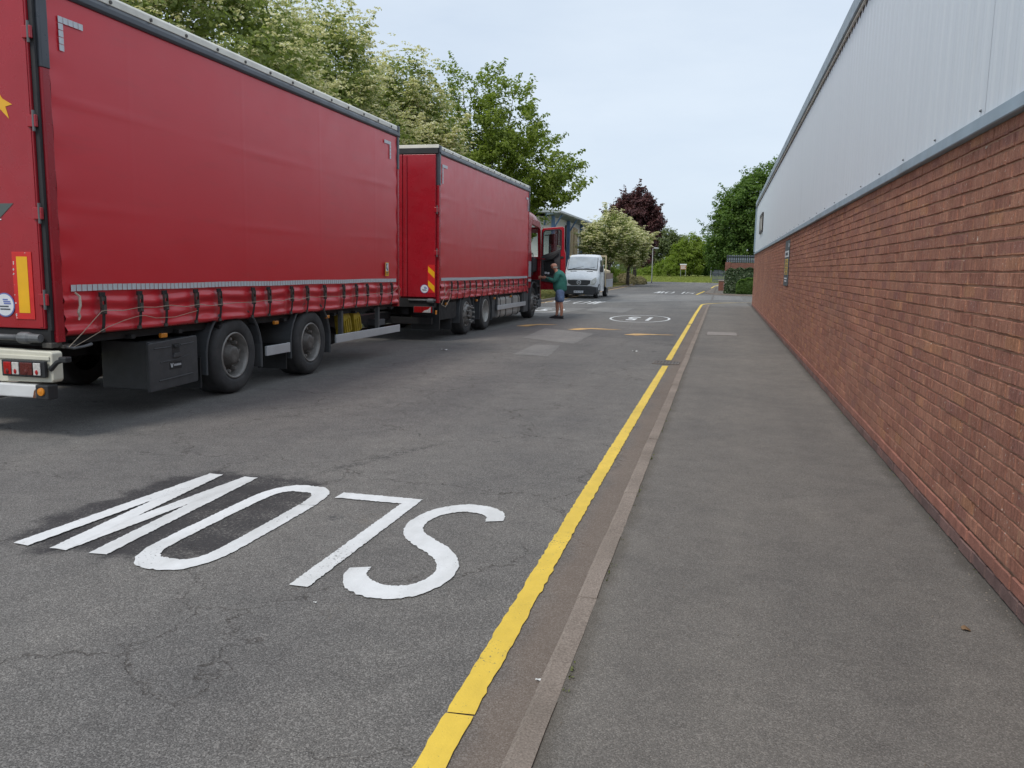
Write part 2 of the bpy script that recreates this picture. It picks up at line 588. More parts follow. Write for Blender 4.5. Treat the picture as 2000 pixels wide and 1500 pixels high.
CURTAIN = curtain_mat()
ROOFW = simple('cream_roof_edge', (0.74, 0.72, 0.64), 0.5, var=0.12, scale=3, dirt=0.35, dcol=(0.30, 0.29, 0.25))
RAIL = simple('dark_grey_rail', (0.055, 0.062, 0.074), 0.35, var=0.15, scale=2)
REFL = simple('silver_reflective_tape', (0.56, 0.59, 0.62), 0.35, var=0.1, scale=9)
BLACK = simple('black_plastic', (0.020, 0.021, 0.023), 0.55, var=0.2, scale=5, dirt=0.3, dcol=(0.055, 0.052, 0.05))
BOXPL = simple('grey_black_toolbox', (0.058, 0.060, 0.064), 0.5, var=0.12, scale=8, bump=0.15, bscale=200)
CHASSIS = simple('chassis_black', (0.012, 0.012, 0.013), 0.7, var=0.3, scale=5, dirt=0.4, dcol=(0.035, 0.032, 0.03))
RUBBER = simple('tyre_rubber', (0.045, 0.045, 0.046), 0.8, var=0.25, scale=6, dirt=0.6, dcol=(0.075, 0.072, 0.068), bump=0.15, bscale=80)
RIM = simple('dirty_steel_rim', (0.27, 0.26, 0.245), 0.5, metal=0.3, var=0.25, scale=9, dirt=0.5, dcol=(0.06, 0.055, 0.05))
HUB = simple('dirty_hub', (0.15, 0.14, 0.13), 0.6, metal=0.3, var=0.3, scale=12, dirt=0.4, dcol=(0.03, 0.028, 0.026))
RIMPALE = simple('pale_rim', (0.42, 0.41, 0.38), 0.45, metal=0.3, var=0.2, scale=9, dirt=0.35, dcol=(0.14, 0.13, 0.12))
MUDG = simple('mudguard_plastic', (0.075, 0.080, 0.086), 0.6, var=0.2, scale=4, dirt=0.4, dcol=(0.09, 0.087, 0.082))
ALU = simple('aluminium_bar', (0.56, 0.58, 0.60), 0.38, metal=0.25, var=0.08, scale=4, dirt=0.15, dcol=(0.36, 0.36, 0.36))
GALV = simple('galvanised_steel', (0.13, 0.135, 0.14), 0.55, metal=0.3, var=0.2, scale=8)
TANK = simple('dull_aluminium_tank', (0.40, 0.39, 0.37), 0.45, metal=0.3, var=0.12, scale=3, dirt=0.3, dcol=(0.2, 0.19, 0.17))
CREAM = simple('cream_bumper_paint', (0.62, 0.60, 0.50), 0.45, var=0.06, scale=4, dirt=0.25, dcol=(0.36, 0.33, 0.26))
WHITEM = simple('white_bumper_bar', (0.66, 0.67, 0.67), 0.45, var=0.06, scale=6, dirt=0.25, dcol=(0.36, 0.30, 0.24))
RUST = simple('rusty_edge', (0.17, 0.07, 0.035), 0.85, var=0.4, scale=20)
ORANGE = simple('orange_lens', (0.62, 0.22, 0.02), 0.25, var=0.1, scale=30)
LENSRED = simple('red_lens', (0.36, 0.012, 0.014), 0.18, var=0.25, scale=40)
LENSDARK = simple('dark_red_lens', (0.10, 0.016, 0.014), 0.3, var=0.3, scale=40)
LENSCLR = simple('clear_lens', (0.55, 0.53, 0.51), 0.15, var=0.2, scale=40)
YELLOWP = simple('yellow_reflector', (0.80, 0.42, 0.01), 0.4, var=0.06, scale=8)
REDP = simple('red_reflector', (0.60, 0.02, 0.02), 0.4, var=0.1, scale=8)
STICKW = simple('white_sticker', (0.66, 0.68, 0.72), 0.5, var=0.05)
STICKB = simple('blue_sticker_ring', (0.13, 0.17, 0.42), 0.5, var=0.1)
INK = simple('dark_print', (0.06, 0.07, 0.09), 0.6, var=0.1)
LOGOY = simple('yellow_print', (0.76, 0.40, 0.015), 0.4, var=0.06)
LOGOG = simple('grey_print', (0.085, 0.105, 0.10), 0.4, var=0.08)
LOGOW = simple('white_print', (0.72, 0.76, 0.78), 0.4, var=0.04)
ROPE = simple('pale_cord', (0.42, 0.35, 0.27), 0.8, var=0.2, scale=30)
STRAPM = simple('black_webbing', (0.022, 0.021, 0.021), 0.8, var=0.2, scale=30)
BUCKLE = simple('worn_buckle', (0.085, 0.078, 0.070), 0.55, metal=0.3, var=0.4, scale=30)
CHOCK = simple('yellow_chock', (0.46, 0.34, 0.025), 0.6, var=0.2, scale=10, dirt=0.5, dcol=(0.16, 0.12, 0.02))
TRIM = simple('door_trim_grey', (0.045, 0.043, 0.047), 0.65, var=0.2, scale=8)


def glass_mat(name, tint=(0.75, 0.82, 0.80), rough=0.02, mixf=0.75):
    t = NT(name)
    g = t.n('ShaderNodeBsdfGlossy', Color=(0.9, 0.92, 0.95, 1), Roughness=rough)
    tr = t.n('ShaderNodeBsdfTransparent', Color=tuple(tint) + (1,))
    fr = t.n('ShaderNodeFresnel', IOR=1.5)
    mx = t.n('ShaderNodeMixShader')
    f = t.math('ADD', fr.outputs[0], 1.0 - mixf - 0.1, clamp=True)
    t.l(f, mx.inputs[0])
    t.l(tr.outputs[0], mx.inputs[1])
    t.l(g.outputs[0], mx.inputs[2])
    t.l(mx.outputs[0], t.out.inputs['Surface'])
    return t.m


GLASS = glass_mat('clear_glass')
SCREEN = simple('painted_reflection_windscreen', (0.38, 0.42, 0.46), 0.12, var=0.2, scale=1.5, spec=0.8)  # pale greyish reflection on the windscreen painted into an opaque base colour
DGLASS = simple('dark_window_glass', (0.06, 0.07, 0.08), 0.08, var=0.2, scale=1.0, spec=0.8)
MIRROR = simple('mirror_glass', (0.55, 0.6, 0.66), 0.08, metal=0.9, var=0.05)


# ================================================================== THE SETTING
def sheet(name, poly, z, mat, kind='structure'):
    m = M()
    m.add([(x, y, z) for x, y in poly], [tuple(range(len(poly)))])
    o = obj(name, m, mat, fix=False)
    if o.data.polygons[0].normal.z < 0:
        o.data.flip_normals()
    return struct(o, kind)


GROUND = simple('dry_ground', (0.075, 0.085, 0.035), 0.95, var=0.35, scale=0.4, bump=0.5, bscale=6, world=True)
sheet('ground', [(-900, -300), (900, -300), (900, 1500), (-900, 1500)], -0.06, GROUND)
sheet('road', [(-70, -30), (40, -30), (40, 152), (-70, 152)], 0.0, ROAD_MAT)


def arc(cx, cy, r, a0, a1, n=10):
    return [(cx + r * math.cos(R(a0 + (a1 - a0) * i / n)), cy + r * math.sin(R(a0 + (a1 - a0) * i / n))) for i in range(n + 1)]


def slab(name, poly, z0, z1, mat, parent=None):
    m = M().prism(poly, 'z', z0, z1)
    return obj(name, m, mat, parent)


# right-hand pavement with its rounded corner at the yard entrance
def pv_x(y):
    return -0.477 if y <= 39.3 else 5.3 - math.sqrt(max(0.0, 5.777 ** 2 - (y - 39.3) ** 2))


def pv_z(y):
    t_ = min(1, max(0, (y - 36.8) / 3.0))
    return 0.085 - 0.070 * t_ * t_ * (3 - 2 * t_)


m = M()
ys = [-30, -10, 0, 10, 20, 30, 36.8] + [36.8 + k * .3 for k in range(1, 11)] + [40.2 + k * .4 for k in range(13)] + [45.06]
us = [0, .03, .1, .2, .4, 1.0]
w = len(us)
for y in ys:
    x0 = pv_x(y)
    m.add([(x0 + (14 - x0) * u, y, pv_z(y)) for u in us], [])
for r_ in range(len(ys) - 1):
    for k in range(w - 1):
        m.f.append((r_ * w + k, r_ * w + k + 1, (r_ + 1) * w + k + 1, (r_ + 1) * w + k))
pave = struct(obj('pavement', m, PAVE_MAT, fix=False))
kerb = bpy.data.objects.new('kerb', None)
COL.objects.link(kerb)
kerb['kind'] = 'structure'
rk = random.Random(4)


def kerb_piece(mat, ln, seed):
    q = random.Random(seed)
    prof = [(-0.572, -0.06), (-0.570, 0.06), (-0.565, 0.080), (-0.550, 0.090), (-0.476, 0.089), (-0.476, -0.06)]
    n = 5
    m = M()
    vv, ff = [], []
    for i in range(n + 1):
        yy = 0.002 + (ln - 0.004) * i / n
        for (px, pz) in prof:
            vv.append((px + q.uniform(-.0022, .0022), yy, pz + q.uniform(-.002, .002)))
    k = len(prof)
    for i in range(n):
        for j in range(k - 1):
            ff.append((i * k + j, i * k + j + 1, (i + 1) * k + j + 1, (i + 1) * k + j))
    ff += [tuple(range(k)), tuple(n * k + j for j in range(k))]
    m.add(vv, ff)
    me = m.mesh('kerb_stone')
    me.materials.append(mat)
    return me


kvars = [kerb_piece(KERB, 0.914, s) for s in range(5)]
yk = -2.9
i = 0
while yk < 36.2:
    o = bpy.data.objects.new('kerb_stone', kvars[i % 5])
    COL.objects.link(o)
    o.parent = kerb
    o.location = (rk.uniform(-.003, .003), yk, rk.uniform(-.003, .003))
    o.rotation_euler = (0, 0, rk.uniform(-.002, .002))
    yk += 0.914
    i += 1
# curved kerb round the entrance corner
m = M()
for k in range(6):
    y0, y1 = 36.41 + k * .4845, 36.41 + (k + 1) * .4845
    z0, z1 = pv_z(y0) + .005, pv_z(y1) + .005
    m.add([(-.572, y0, -.05), (-.476, y0, -.05), (-.476, y1, -.05), (-.572, y1, -.05), (-.572, y0, z0), (-.476, y0, z0), (-.476, y1, z1), (-.572, y1, z1)], [(0, 3, 2, 1), (4, 5, 6, 7), (0, 1, 5, 4), (1, 2, 6, 5), (2, 3, 7, 6), (3, 0, 4, 7)])
obj('dropper_kerb', m, KERB, kerb)
ca = arc(5.3, 39.3, 5.872, 180, 98, 14)
cb = arc(5.3, 39.3, 5.776, 180, 98, 14)
m = M()
for k in range(14):
    p = [ca[k], ca[k + 1], cb[k + 1], cb[k]]
    m.prism(p, 'z', -0.05, max(0.018, pv_z(max(ca[k][1], ca[k + 1][1]))) + 0.003)
obj('corner_kerb', m, KERB, kerb)

# pavement beyond the yard entrance, with the hedge-wall behind it
pv2 = [(14, 56.3)] + arc(3.0, 60.3, 4.0, 270, 180, 10) + [(-0.6, 75), (-0.3, 92), (0.6, 108), (4, 120), (14, 124)]
struct(slab('pavement', pv2, -0.05, 0.085, PAVE_MAT))
m = M()
outer = arc(3.0, 60.3, 4.12, 270, 180, 10) + [(-0.72, 75), (-0.42, 92), (0.5, 108)]
inner = arc(3.0, 60.3, 3.99, 270, 180, 10) + [(-0.59, 75), (-0.29, 92), (0.62, 108)]
for k in range(len(outer) - 1):
    m.prism([outer[k], outer[k + 1], inner[k + 1], inner[k]], 'z', -0.05, 0.09)
struct(obj('kerb_beyond_entrance', m, KERB))

# left-hand verge
lk = [(-8.30, -30), (-8.28, 30), (-8.35, 40), (-8.85, 62), (-9.2, 80), (-9.5, 90)] + [(-9.9, 94), (-11.2, 97), (-14, 98.6), (-70, 100)]
GRASS = NT('verge_grass')
_p = GRASS.pos()
_c = GRASS.ramp(GRASS.noise(_p, 6, 6, 0.7), 0.3, (0.085, 0.105, 0.028), 0.7, (0.19, 0.20, 0.062))
_c = GRASS.mix(GRASS.math('MULTIPLY', GRASS.smooth(GRASS.noise(_p, 0.45, 5, 0.65), 0.47, 0.66), 0.6), _c, (0.27, 0.215, 0.10))
GRASS = GRASS.set(_c, 0.95, 0, GRASS.bump(GRASS.noise(_p, 30, 4), 0.9, 0.03), 0.1)
struct(slab('grass_verge', lk[:] + [(-70, -30)], -0.05, 0.10, GRASS))
m = M()
for k in range(len(lk) - 2):
    (x0, y0), (x1, y1) = lk[k], lk[k + 1]
    d = Vector((x1 - x0, y1 - y0)).normalized()
    nx, ny = d.y * 0.125, -d.x * 0.125
    m.prism([(x0, y0), (x1, y1), (x1 + nx, y1 + ny), (x0 + nx, y0 + ny)], 'z', -0.05, 0.105)
struct(obj('kerb_by_verge', m, KERB))

# grass bank across the far end of the street
m = M()


def bankz(u, v):
    x = -70 + 110 * u
    y = 119 - 3 * math.sin(u * 5) + 60 * v
    return (x, y, 0.02 + 0.75 * min(1, v * 1.6) ** 1.2 + 0.05 * math.sin(x * .6))


m.grid(bankz, 40, 14)
FARGRASS = NT('far_grass')
_p = FARGRASS.pos()
_c = FARGRASS.ramp(FARGRASS.noise(_p, 1.6, 6, 0.7), 0.3, (0.21, 0.25, 0.06), 0.7, (0.36, 0.38, 0.12))
FARGRASS = FARGRASS.set(_c, 0.95, 0, FARGRASS.bump(FARGRASS.noise(_p, 5, 4), 0.8, 0.06), 0.1)
struct(obj('grass_bank', m, FARGRASS, fix=False))

# ---- road patches (newer or older tarmac let into the carriageway)
PATCHES = [([(-4.47, 21.2), (-2.97, 19.9), (-2.96, 16.95), (-4.31, 17.98)], PATCH_MAT),
           ([(-3.65, 14.42), (-2.94, 14.25), (-3.14, 16.48), (-3.68, 16.49)], PATCH_MAT),
           ([(-5.11, 31.37), (-4.94, 34.34), (-3.44, 34.29), (-3.46, 29.91)], PATCH_MAT),
           ([(-5.4, 38.7), (-6.4, 53.4), (-0.9, 56.0), (1.2, 55.0), (1.2, 46.9), (-0.6, 46.6)], PATCH_MAT),
           ([(-7.9, 27.5), (-5.6, 26.6), (-5.2, 33.0), (-7.9, 33.6)], PATCH_MAT),
           ([(-5.6, 20.4), (-1.0, 18.5), (-1.0, 20.2), (-5.6, 22.2)], PATCH_DARK),
           ([(-8.1, 56.5), (-1.2, 57.0), (-1.1, 72.0), (-8.4, 70.0)], PATCH_DARK)]
rp = random.Random(8)
for k, (pl, mt) in enumerate(PATCHES):
    pts = []
    for a, b in zip(pl, pl[1:] + pl[:1]):
        nseg = max(2, int(math.dist(a, b) / 0.25))
        for j in range(nseg):
            f = j / nseg
            pts.append((a[0] + (b[0] - a[0]) * f + rp.uniform(-.012, .012), a[1] + (b[1] - a[1]) * f + rp.uniform(-.02, .02)))
    sheet('road_patch', pts, 0.002 if mt is PATCH_DARK else 0.004, mt)


# ---- painted markings
def stroke(m, path, w, z, jit=0.005, step=0.016, seed=0, vs=1.0):
    """ribbon with a slightly ragged edge; path in metres; vs stretches width along Y"""
    q = random.Random(seed)
    pts = []
    for a, b in zip(path, path[1:]):
        n = max(1, int(math.dist(a, b) / step))
        pts += [(a[0] + (b[0] - a[0]) * k / n, a[1] + (b[1] - a[1]) * k / n) for k in range(n)]
    pts.append(path[-1])
    vv = []
    for k, p in enumerate(pts):
        a, b = pts[max(0, k - 1)], pts[min(len(pts) - 1, k + 1)]
        d = Vector((b[0] - a[0], (b[1] - a[1]) / vs)).normalized()
        nx, ny = -d.y, d.x
        for s_ in (-1, 1):
            ww = w / 2 + q.uniform(-jit, jit)
            vv.append((p[0] + s_ * nx * ww, p[1] + s_ * ny * ww * vs + q.uniform(-jit, jit), z))
    n = len(pts)
    m.add(vv, [(2 * k, 2 * k + 1, 2 * k + 3, 2 * k + 2) for k in range(n - 1)])


def bez(pts, n=10):
    """Catmull-Rom through points"""
    out = []
    P_ = [pts[0]] + list(pts) + [pts[-1]]
    for k in range(1, len(P_) - 2):
        p0, p1, p2, p3 = P_[k - 1], P_[k], P_[k + 1], P_[k + 2]
        for j in range(n):
            t = j / n
            out.append(tuple(0.5 * (2 * p1[i] + (p2[i] - p0[i]) * t + (2 * p0[i] - 5 * p1[i] + 4 * p2[i] - p3[i]) * t * t + (-p0[i] + 3 * p1[i] - 3 * p2[i] + p3[i]) * t ** 3) for i in range(2)))
    out.append(tuple(pts[-1]))
    return out


# letters in a box u 0..1 (reading left to right), v 0..1 (bottom to top)
def stadium():
    return [(0.09, 0.25), (0.09, 0.75), (0.15, 0.89), (0.31, 0.955), (0.5, 0.96), (0.69, 0.955), (0.85, 0.89), (0.91, 0.75), (0.91, 0.25), (0.85, 0.11), (0.69, 0.045), (0.5, 0.04), (0.31, 0.045), (0.15, 0.11), (0.09, 0.25)]


LET = {
    'S': [bez([(0.07, 0.185), (0.13, 0.10), (0.32, 0.055), (0.56, 0.055), (0.80, 0.13), (0.90, 0.27), (0.82, 0.40), (0.58, 0.49), (0.30, 0.58), (0.12, 0.69), (0.10, 0.81), (0.24, 0.91), (0.47, 0.945), (0.72, 0.92), (0.88, 0.855), (0.93, 0.78)])],
    'L': [[(0.085, 1.0), (0.085, 0.0)], [(0.085, 0.042), (1.0, 0.042)]],
    'O': [bez(stadium(), 6)],
    'W': [[(0.075, 1.0), (0.26, 0.0)], [(0.26, 0.0), (0.50, 1.0)], [(0.50, 1.0), (0.745, 0.0)], [(0.745, 0.0), (0.925, 1.0)]],
}


def letter(ch, parent, x0, x1, y0, y1, mat, w, z=0.006, jit=0.004, seed=0):
    """u runs x0->x1, v runs y0->y1"""
    m = M()
    for k, st in enumerate(LET[ch]):
        stroke(m, [(x0 + (x1 - x0) * u, y0 + (y1 - y0) * v) for u, v in st], w, z + k * 0.0007, jit, 0.016, seed * 7 + k, 1.55 if ch in 'SO' else 1.3)
    o = obj('letter', m, mat, parent, fix=False)
    for p in o.data.polygons:
        pass
    return o


def up_normals(o):
    bm = bmesh.new()
    bm.from_mesh(o.data)
    for f in bm.faces:
        if f.normal.z < 0:
            f.normal_flip()
    bm.to_mesh(o.data)
    bm.free()


slow = thing('slow_marking', 'freshly painted white SLOW lettering on the road in the foreground', 'road marking', (0, 0, 0))
for ch, x0, x1, y0, y1, w in (('S', -1.25, -1.78, 5.01, 3.40, 0.108), ('L', -1.875, -2.45, 5.03, 3.44, 0.102), ('O', -2.50, -2.98, 5.10, 3.45, 0.104), ('W', -3.12, -3.71, 5.20, 3.54, 0.108)):
    o = letter(ch, slow, x0, x1, y0, y1, WHITE_PAINT, w, seed=ord(ch))
    up_normals(o)
slow_b = thing('slow_marking', 'white SLOW lettering on the road in front of the parked van', 'road marking')
for k, ch in enumerate('SLOW'):
    x0 = -8.0 + 0.66 * k
    up_normals(letter(ch, slow_b, x0, x0 + 0.52, 37.2, 40.6, WHITE_OLD, 0.10, seed=50 + k))
slow_c = thing('slow_marking', 'worn distant SLOW lettering on the road beyond the yard entrance', 'road marking')
for k, ch in enumerate('SLOW'):
    x0 = -1.9 - 0.72 * k
    up_normals(letter(ch, slow_c, x0, x0 - 0.58, 63.5, 58.5, WHITE_OLD, 0.11, seed=60 + k, jit=0.015))


def roundel(label, cx, cy, rx, ry, flip, mat):
    t = thing('speed_roundel', label, 'road marking')
    ring = [(cx + rx * math.cos(2 * math.pi * k / 60), cy + ry * math.sin(2 * math.pi * k / 60)) for k in range(61)]
    m = M()
    stroke(m, ring, 0.07, 0.006, 0.004, 0.05, 3, 1.4)
    up_normals(obj('ring', m, mat, t, fix=False))
    for dx, ch in ((-0.30, '1'), (0.22, '5')):
        me = text_mesh(ch, 1.0, True)
        me.materials.append(mat)
        o = obj('digit', me, mat, t)
        o.location = (cx + (dx if not flip else -dx), cy, 0.0065)
        o.rotation_euler = (0, 0, math.pi if flip else 0)
        o.scale = (0.85, 2.6, 1)
    return t


roundel('white 15 speed roundel painted in the right-hand lane', -2.52, 26.9, 0.93, 1.95, True, WHITE_PAINT)
roundel('white 15 speed roundel partly hidden behind the lorry front wheel', -6.75, 30.6, 0.95, 2.0, False, WHITE_PAINT)

# yellow line by the kerb, in three lengths
ylm = thing('yellow_line', 'single yellow line along the right-hand kerb curving into the entrance', 'road marking')
m = M()
stroke(m, [(-0.80, -3), (-0.81, 2.2), (-0.815, 2.55)], 0.098, 0.006, 0.005, 0.04, 1)
obj('line_segment', m, YELLOW_PAINT, ylm, fix=False)
m = M()
stroke(m, [(-0.815, 2.558), (-0.83, 5.0), (-0.835, 12.5), (-0.835, 13.6)], 0.098, 0.006, 0.005, 0.04, 2)
obj('line_segment', m, YELLOW_PAINT, ylm, fix=False)
m = M()
stroke(m, [(-0.84, 14.5), (-0.86, 24.6)], 0.098, 0.006, 0.006, 0.05, 3)
obj('line_segment', m, YELLOW_PAINT, ylm, fix=False)
m = M()
stroke(m, [(-0.86, 24.9), (-0.88, 31), (-0.87, 38.5)] + arc(5.3, 39.3, 6.17, 179, 100, 16) + [(9, 45.4)], 0.105, 0.006, 0.006, 0.06, 3)
obj('line_segment', m, YELLOW_PAINT, ylm, fix=False)
for o in list(ylm.children):
    up_normals(o)
m = M()
stroke(m, [(-1.62, 56.6), (-1.45, 62.0), (-1.3, 67)], 0.13, 0.006, 0.01, 0.1, 5)
o = obj('yellow_line', m, YELLOW_PAINT, fix=False)
up_normals(o)
tag(o, 'short bright yellow line just beyond the yard entrance', 'road marking')
m = M()
stroke(m, [(-0.95, 80), (-0.75, 92), (-0.1, 106)], 0.14, 0.006, 0.01, 0.2, 6)
o = obj('yellow_line', m, YELLOW_PAINT, fix=False)
up_normals(o)
tag(o, 'farthest yellow line by the kerb near the grass bank', 'road marking')
m = M()
stroke(m, [(-8.0, 28), (-8.0, 40), (-8.5, 62), (-8.85, 80), (-9.15, 90)], 0.11, 0.006, 0.01, 0.15, 7)
o = obj('yellow_line', m, YELLOW_OLD, fix=False)
up_normals(o)
tag(o, 'faded yellow line along the left verge kerb beside the van', 'road marking')

# faded arrowheads left of a road hump
for k, (pl, lb) in enumerate((([(-5.36, 21.6), (-5.25, 22.2), (-4.95, 22.7), (-4.35, 22.65), (-4.92, 22.35), (-5.05, 21.6)], 'faded orange hump arrow beside the lorry front wheel'),
                              ([(-3.83, 21.0), (-3.60, 21.6), (-3.25, 21.75), (-2.45, 21.45), (-3.30, 21.4), (-3.55, 20.85)], 'faded orange hump arrow in the middle of the road'),
                              ([(-2.23, 19.9), (-2.05, 20.35), (-1.72, 20.4), (-0.98, 20.3), (-1.65, 20.12), (-1.95, 19.75)], 'faded orange hump arrow nearest the kerb'))):
    q = random.Random(30 + k)
    pts = []
    for a, b in zip(pl, pl[1:] + pl[:1]):
        n = 6
        pts += [(a[0] + (b[0] - a[0]) * j / n + q.uniform(-.012, .012), a[1] + (b[1] - a[1]) * j / n + q.uniform(-.03, .03)) for j in range(n)]
    m = M().add([(x, y, 0.007) for x, y in pts], [tuple(range(len(pts)))])
    o = obj('hump_arrow', m, YELLOW_OLD, fix=False)
    up_normals(o)
    tag(o, lb, 'road marking')
# far centre-line dashes at the bend
for k, (x, y) in enumerate(((-6.5, 112), (-4.9, 114), (-3.0, 116))):
    m = M()
    stroke(m, [(x, y), (x + 1.1, y + 0.4)], 0.5, 0.006, 0.03, 0.2, 9 + k)
    o = obj('road_dash', m, WHITE_OLD, fix=False)
    up_normals(o)
    tag(o, ('leftmost', 'middle', 'rightmost')[k] + ' of three short white dashes at the far road bend', 'road marking', 'white dashes at the far bend')

# gully grate and pavement cover
gl = thing('gully_grate', 'rusty iron gully grate in the gutter across the yellow line', 'drain', (-0.84, 14.05, 0.0))
GRATE = simple('iron_grate', (0.16, 0.135, 0.115), 0.7, metal=0.3, var=0.3, scale=14)
obj('frame', M().box(-0.23, 0.21, -0.22, -0.19, 0.001, 0.012).box(-0.23, 0.21, 0.19, 0.22, 0.001, 0.012).box(-0.23, -0.2, -0.19, 0.19, 0.001, 0.012).box(0.18, 0.21, -0.19, 0.19, 0.001, 0.012), GRATE, gl)
obj('pit', M().box(-0.2, 0.18, -0.19, 0.19, 0.0005, 0.003), PATCH_DARK, gl)
for k in range(7):
    obj('bar', M().box(-0.19 + k * 0.055, -0.165 + k * 0.055, -0.19, 0.19, 0.003, 0.011), GRATE, gl)
mc = thing('inspection_cover', 'grey rectangular inspection cover set in the pavement', 'manhole cover', (0.06, 20.2, 0.085))
COVER = simple('cover_concrete', (0.26, 0.235, 0.215), 0.85, var=0.15, scale=7, bump=0.3, bscale=40)
obj('frame', M().box(-.38, .38, -.56, -.52, .001, .006).box(-.38, .38, .52, .56, .001, .006).box(-.38, -.345, -.52, .52, .001, .006).box(.345, .38, -.52, .52, .001, .006), GRATE, mc)
obj('lid', M().box(-.34, .34, -.515, .515, .001, .005), COVER, mc)
# scraps
LIT = simple('white_litter', (0.7, 0.7, 0.68), 0.7, var=0.1)
for (x, y, s_, lb) in ((-5.02, 14.64, 0.07, 'white paper scrap on the road beside the trailer'), (-1.56, 15.82, 0.06, 'white scrap lying in the middle lane before the hump'), (-0.600, 2.86, 0.013, 'tiny white scrap caught against the kerb'), (-1.75, 3.28, 0.009, 'tiny white chip on the road in front of the letters')):
    q = random.Random(int(y * 100))
    m = M().grid(lambda u, v: (x + (u - .5) * s_ * 1.6, y + (v - .5) * s_, 0.008 + 0.12 * s_ * math.sin(u * 5 + v * 3) + 0.12 * s_), 4, 3)
    tag(obj('litter', m, LIT), lb, 'litter')
LEAFD = simple('dead_leaf', (0.20, 0.12, 0.06), 0.8, var=0.2)
m = M().grid(lambda u, v: (1.06 + (u - .5) * .035, 3.62 + (v - .5) * .05 * (1 - abs(u - .5)), 0.09 + 0.006 * math.sin(u * 4)), 4, 3)
tag(obj('fallen_leaf', m, LEAFD), 'small brown fallen leaf on the pavement by the brick wall', 'leaf')

# ================================================================== WAREHOUSE ON THE RIGHT
WX = 1.32
wh = thing('warehouse', 'long warehouse with red brick base and pale grey metal cladding along pavement', 'building', (WX, 17, 0))
wh_off = Vector((WX, 17, 0))


def wobj(name, m, mat, **kw):
    o = obj(name, m, mat, wh, **kw)
    o.location = (-WX, -17, 0)
    return o


WY0, WY1 = -5.0, 37.6
wobj('mortar_wall', M().box(WX + 0.008, WX + 0.25, WY0, WY1, 0.0, 2.33), MORTAR)
wobj('building_block', M().box(WX + 0.26, 22, WY0, WY1 - 0.01, 0.0, 4.30), CLAD)
# bricks: course 75 mm, length 225 mm with joints
rb = random.Random(11)
bvars = []


def brick_mesh(seed):
    q = random.Random(seed)
    e = 0.004
    x0, x1, y0, y1, z0, z1 = 0.0, 0.024, 0.0, 0.2165, 0.0, 0.067
    m = M()
    fr = [(y0 + e, z0 + e), (y1 - e, z0 + e), (y1 - e, z1 - e), (y0 + e, z1 - e)]
    bk = [(y0, z0), (y1, z0), (y1, z1), (y0, z1)]
    nn = 7
    # front face as a strip with an uneven arris
    top = [(0.0, y0 + e + (y1 - y0 - 2 * e) * k / nn, z1 - e + q.uniform(-.0022, .0015)) for k in range(nn + 1)]
    bot = [(0.0, y0 + e + (y1 - y0 - 2 * e) * k / nn, z0 + e + q.uniform(-.0015, .0022)) for k in range(nn + 1)]
    tb = [(x1 * .35, y0 + (y1 - y0) * k / nn, z1 + q.uniform(-.001, .001)) for k in range(nn + 1)]
    bb = [(x1 * .35, y0 + (y1 - y0) * k / nn, z0 + q.uniform(-.001, .001)) for k in range(nn + 1)]
    m.add(top + bot + tb + bb, [])
    N = nn + 1
    for k in range(nn):
        m.f.append((k, k + 1, N + k + 1, N + k))
        m.f.append((2 * N + k, 2 * N + k + 1, k + 1, k))
        m.f.append((N + k, N + k + 1, 3 * N + k + 1, 3 * N + k))
    m.f.append((0, N, 3 * N, 2 * N))
    m.f.append((nn, 2 * N + nn, 3 * N + nn, N + nn))
    me = m.mesh('brick', fix=False)
    # outward is -x
    bm = bmesh.new()
    bm.from_mesh(me)
    bmesh.ops.recalc_face_normals(bm, faces=bm.faces)
    fcs = sorted(bm.faces, key=lambda f: f.calc_center_median().x)
    if fcs[0].normal.x > 0:
        for f in bm.faces:
            f.normal_flip()
    bm.to_mesh(me)
    bm.free()
    me.materials.append(BRICK)
    return me


bvars = [brick_mesh(s) for s in range(8)]
cand = []
rows = 30
for r_ in range(rows):
    z = 0.090 + r_ * 0.0742
    half = 0.1125 * (r_ % 2)
    k = -25
    while True:
        y = k * 0.225 - half
        k += 1
        if y < WY0:
            continue
        if y + 0.22 > WY1:
            break
        cand.append((y, z, r_))


def shows(y):
    return 3.70 < y < 60


near = sorted([c for c in cand if c[0] > 3.72], key=lambda c: c[0])[:300]
nearset = set(near)
for (y, z, r_) in near:
    o = bpy.data.objects.new('brick', rb.choice(bvars))
    COL.objects.link(o)
    o.parent = wh
    low = -0.012 if r_ < 2 else 0
    o.location = (low + rb.uniform(-.0025, .0025), y - 17 + rb.uniform(-.001, .001), z + rb.uniform(-.0015, .0015))
    o.rotation_euler = (rb.uniform(-.004, .004), 0, rb.uniform(-.008, .008))
bv, bf = [], []
for (y, z, r_) in cand:
    if (y, z, r_) in nearset:
        continue
    low = -0.012 if r_ < 2 else 0
    x = WX + low + rb.uniform(-.003, .003)
    z += rb.uniform(-.0015, .0015)
    o_ = len(bv)
    e = 0.004
    for (xx, d) in ((x, e), (x + .007, 0), (WX + .02, 0)):
        bv += [(xx, y + d, z + d), (xx, y + .216 - d, z + d), (xx, y + .216 - d, z + .067 - d), (xx, y + d, z + .067 - d)]
    bf.append((o_, o_ + 3, o_ + 2, o_ + 1))
    for lv in (0, 4):
        for j in range(4):
            bf.append((o_ + lv + j, o_ + lv + (j + 1) % 4, o_ + lv + 4 + (j + 1) % 4, o_ + lv + 4 + j))
me = bpy.data.meshes.new('brickwork')
me.from_pydata(bv, [], bf)
me.update()
o = obj('brickwork', me, BRICK, wh, fix=False)
o.location = (-WX, -17, 0)
o['kind'] = 'stuff'

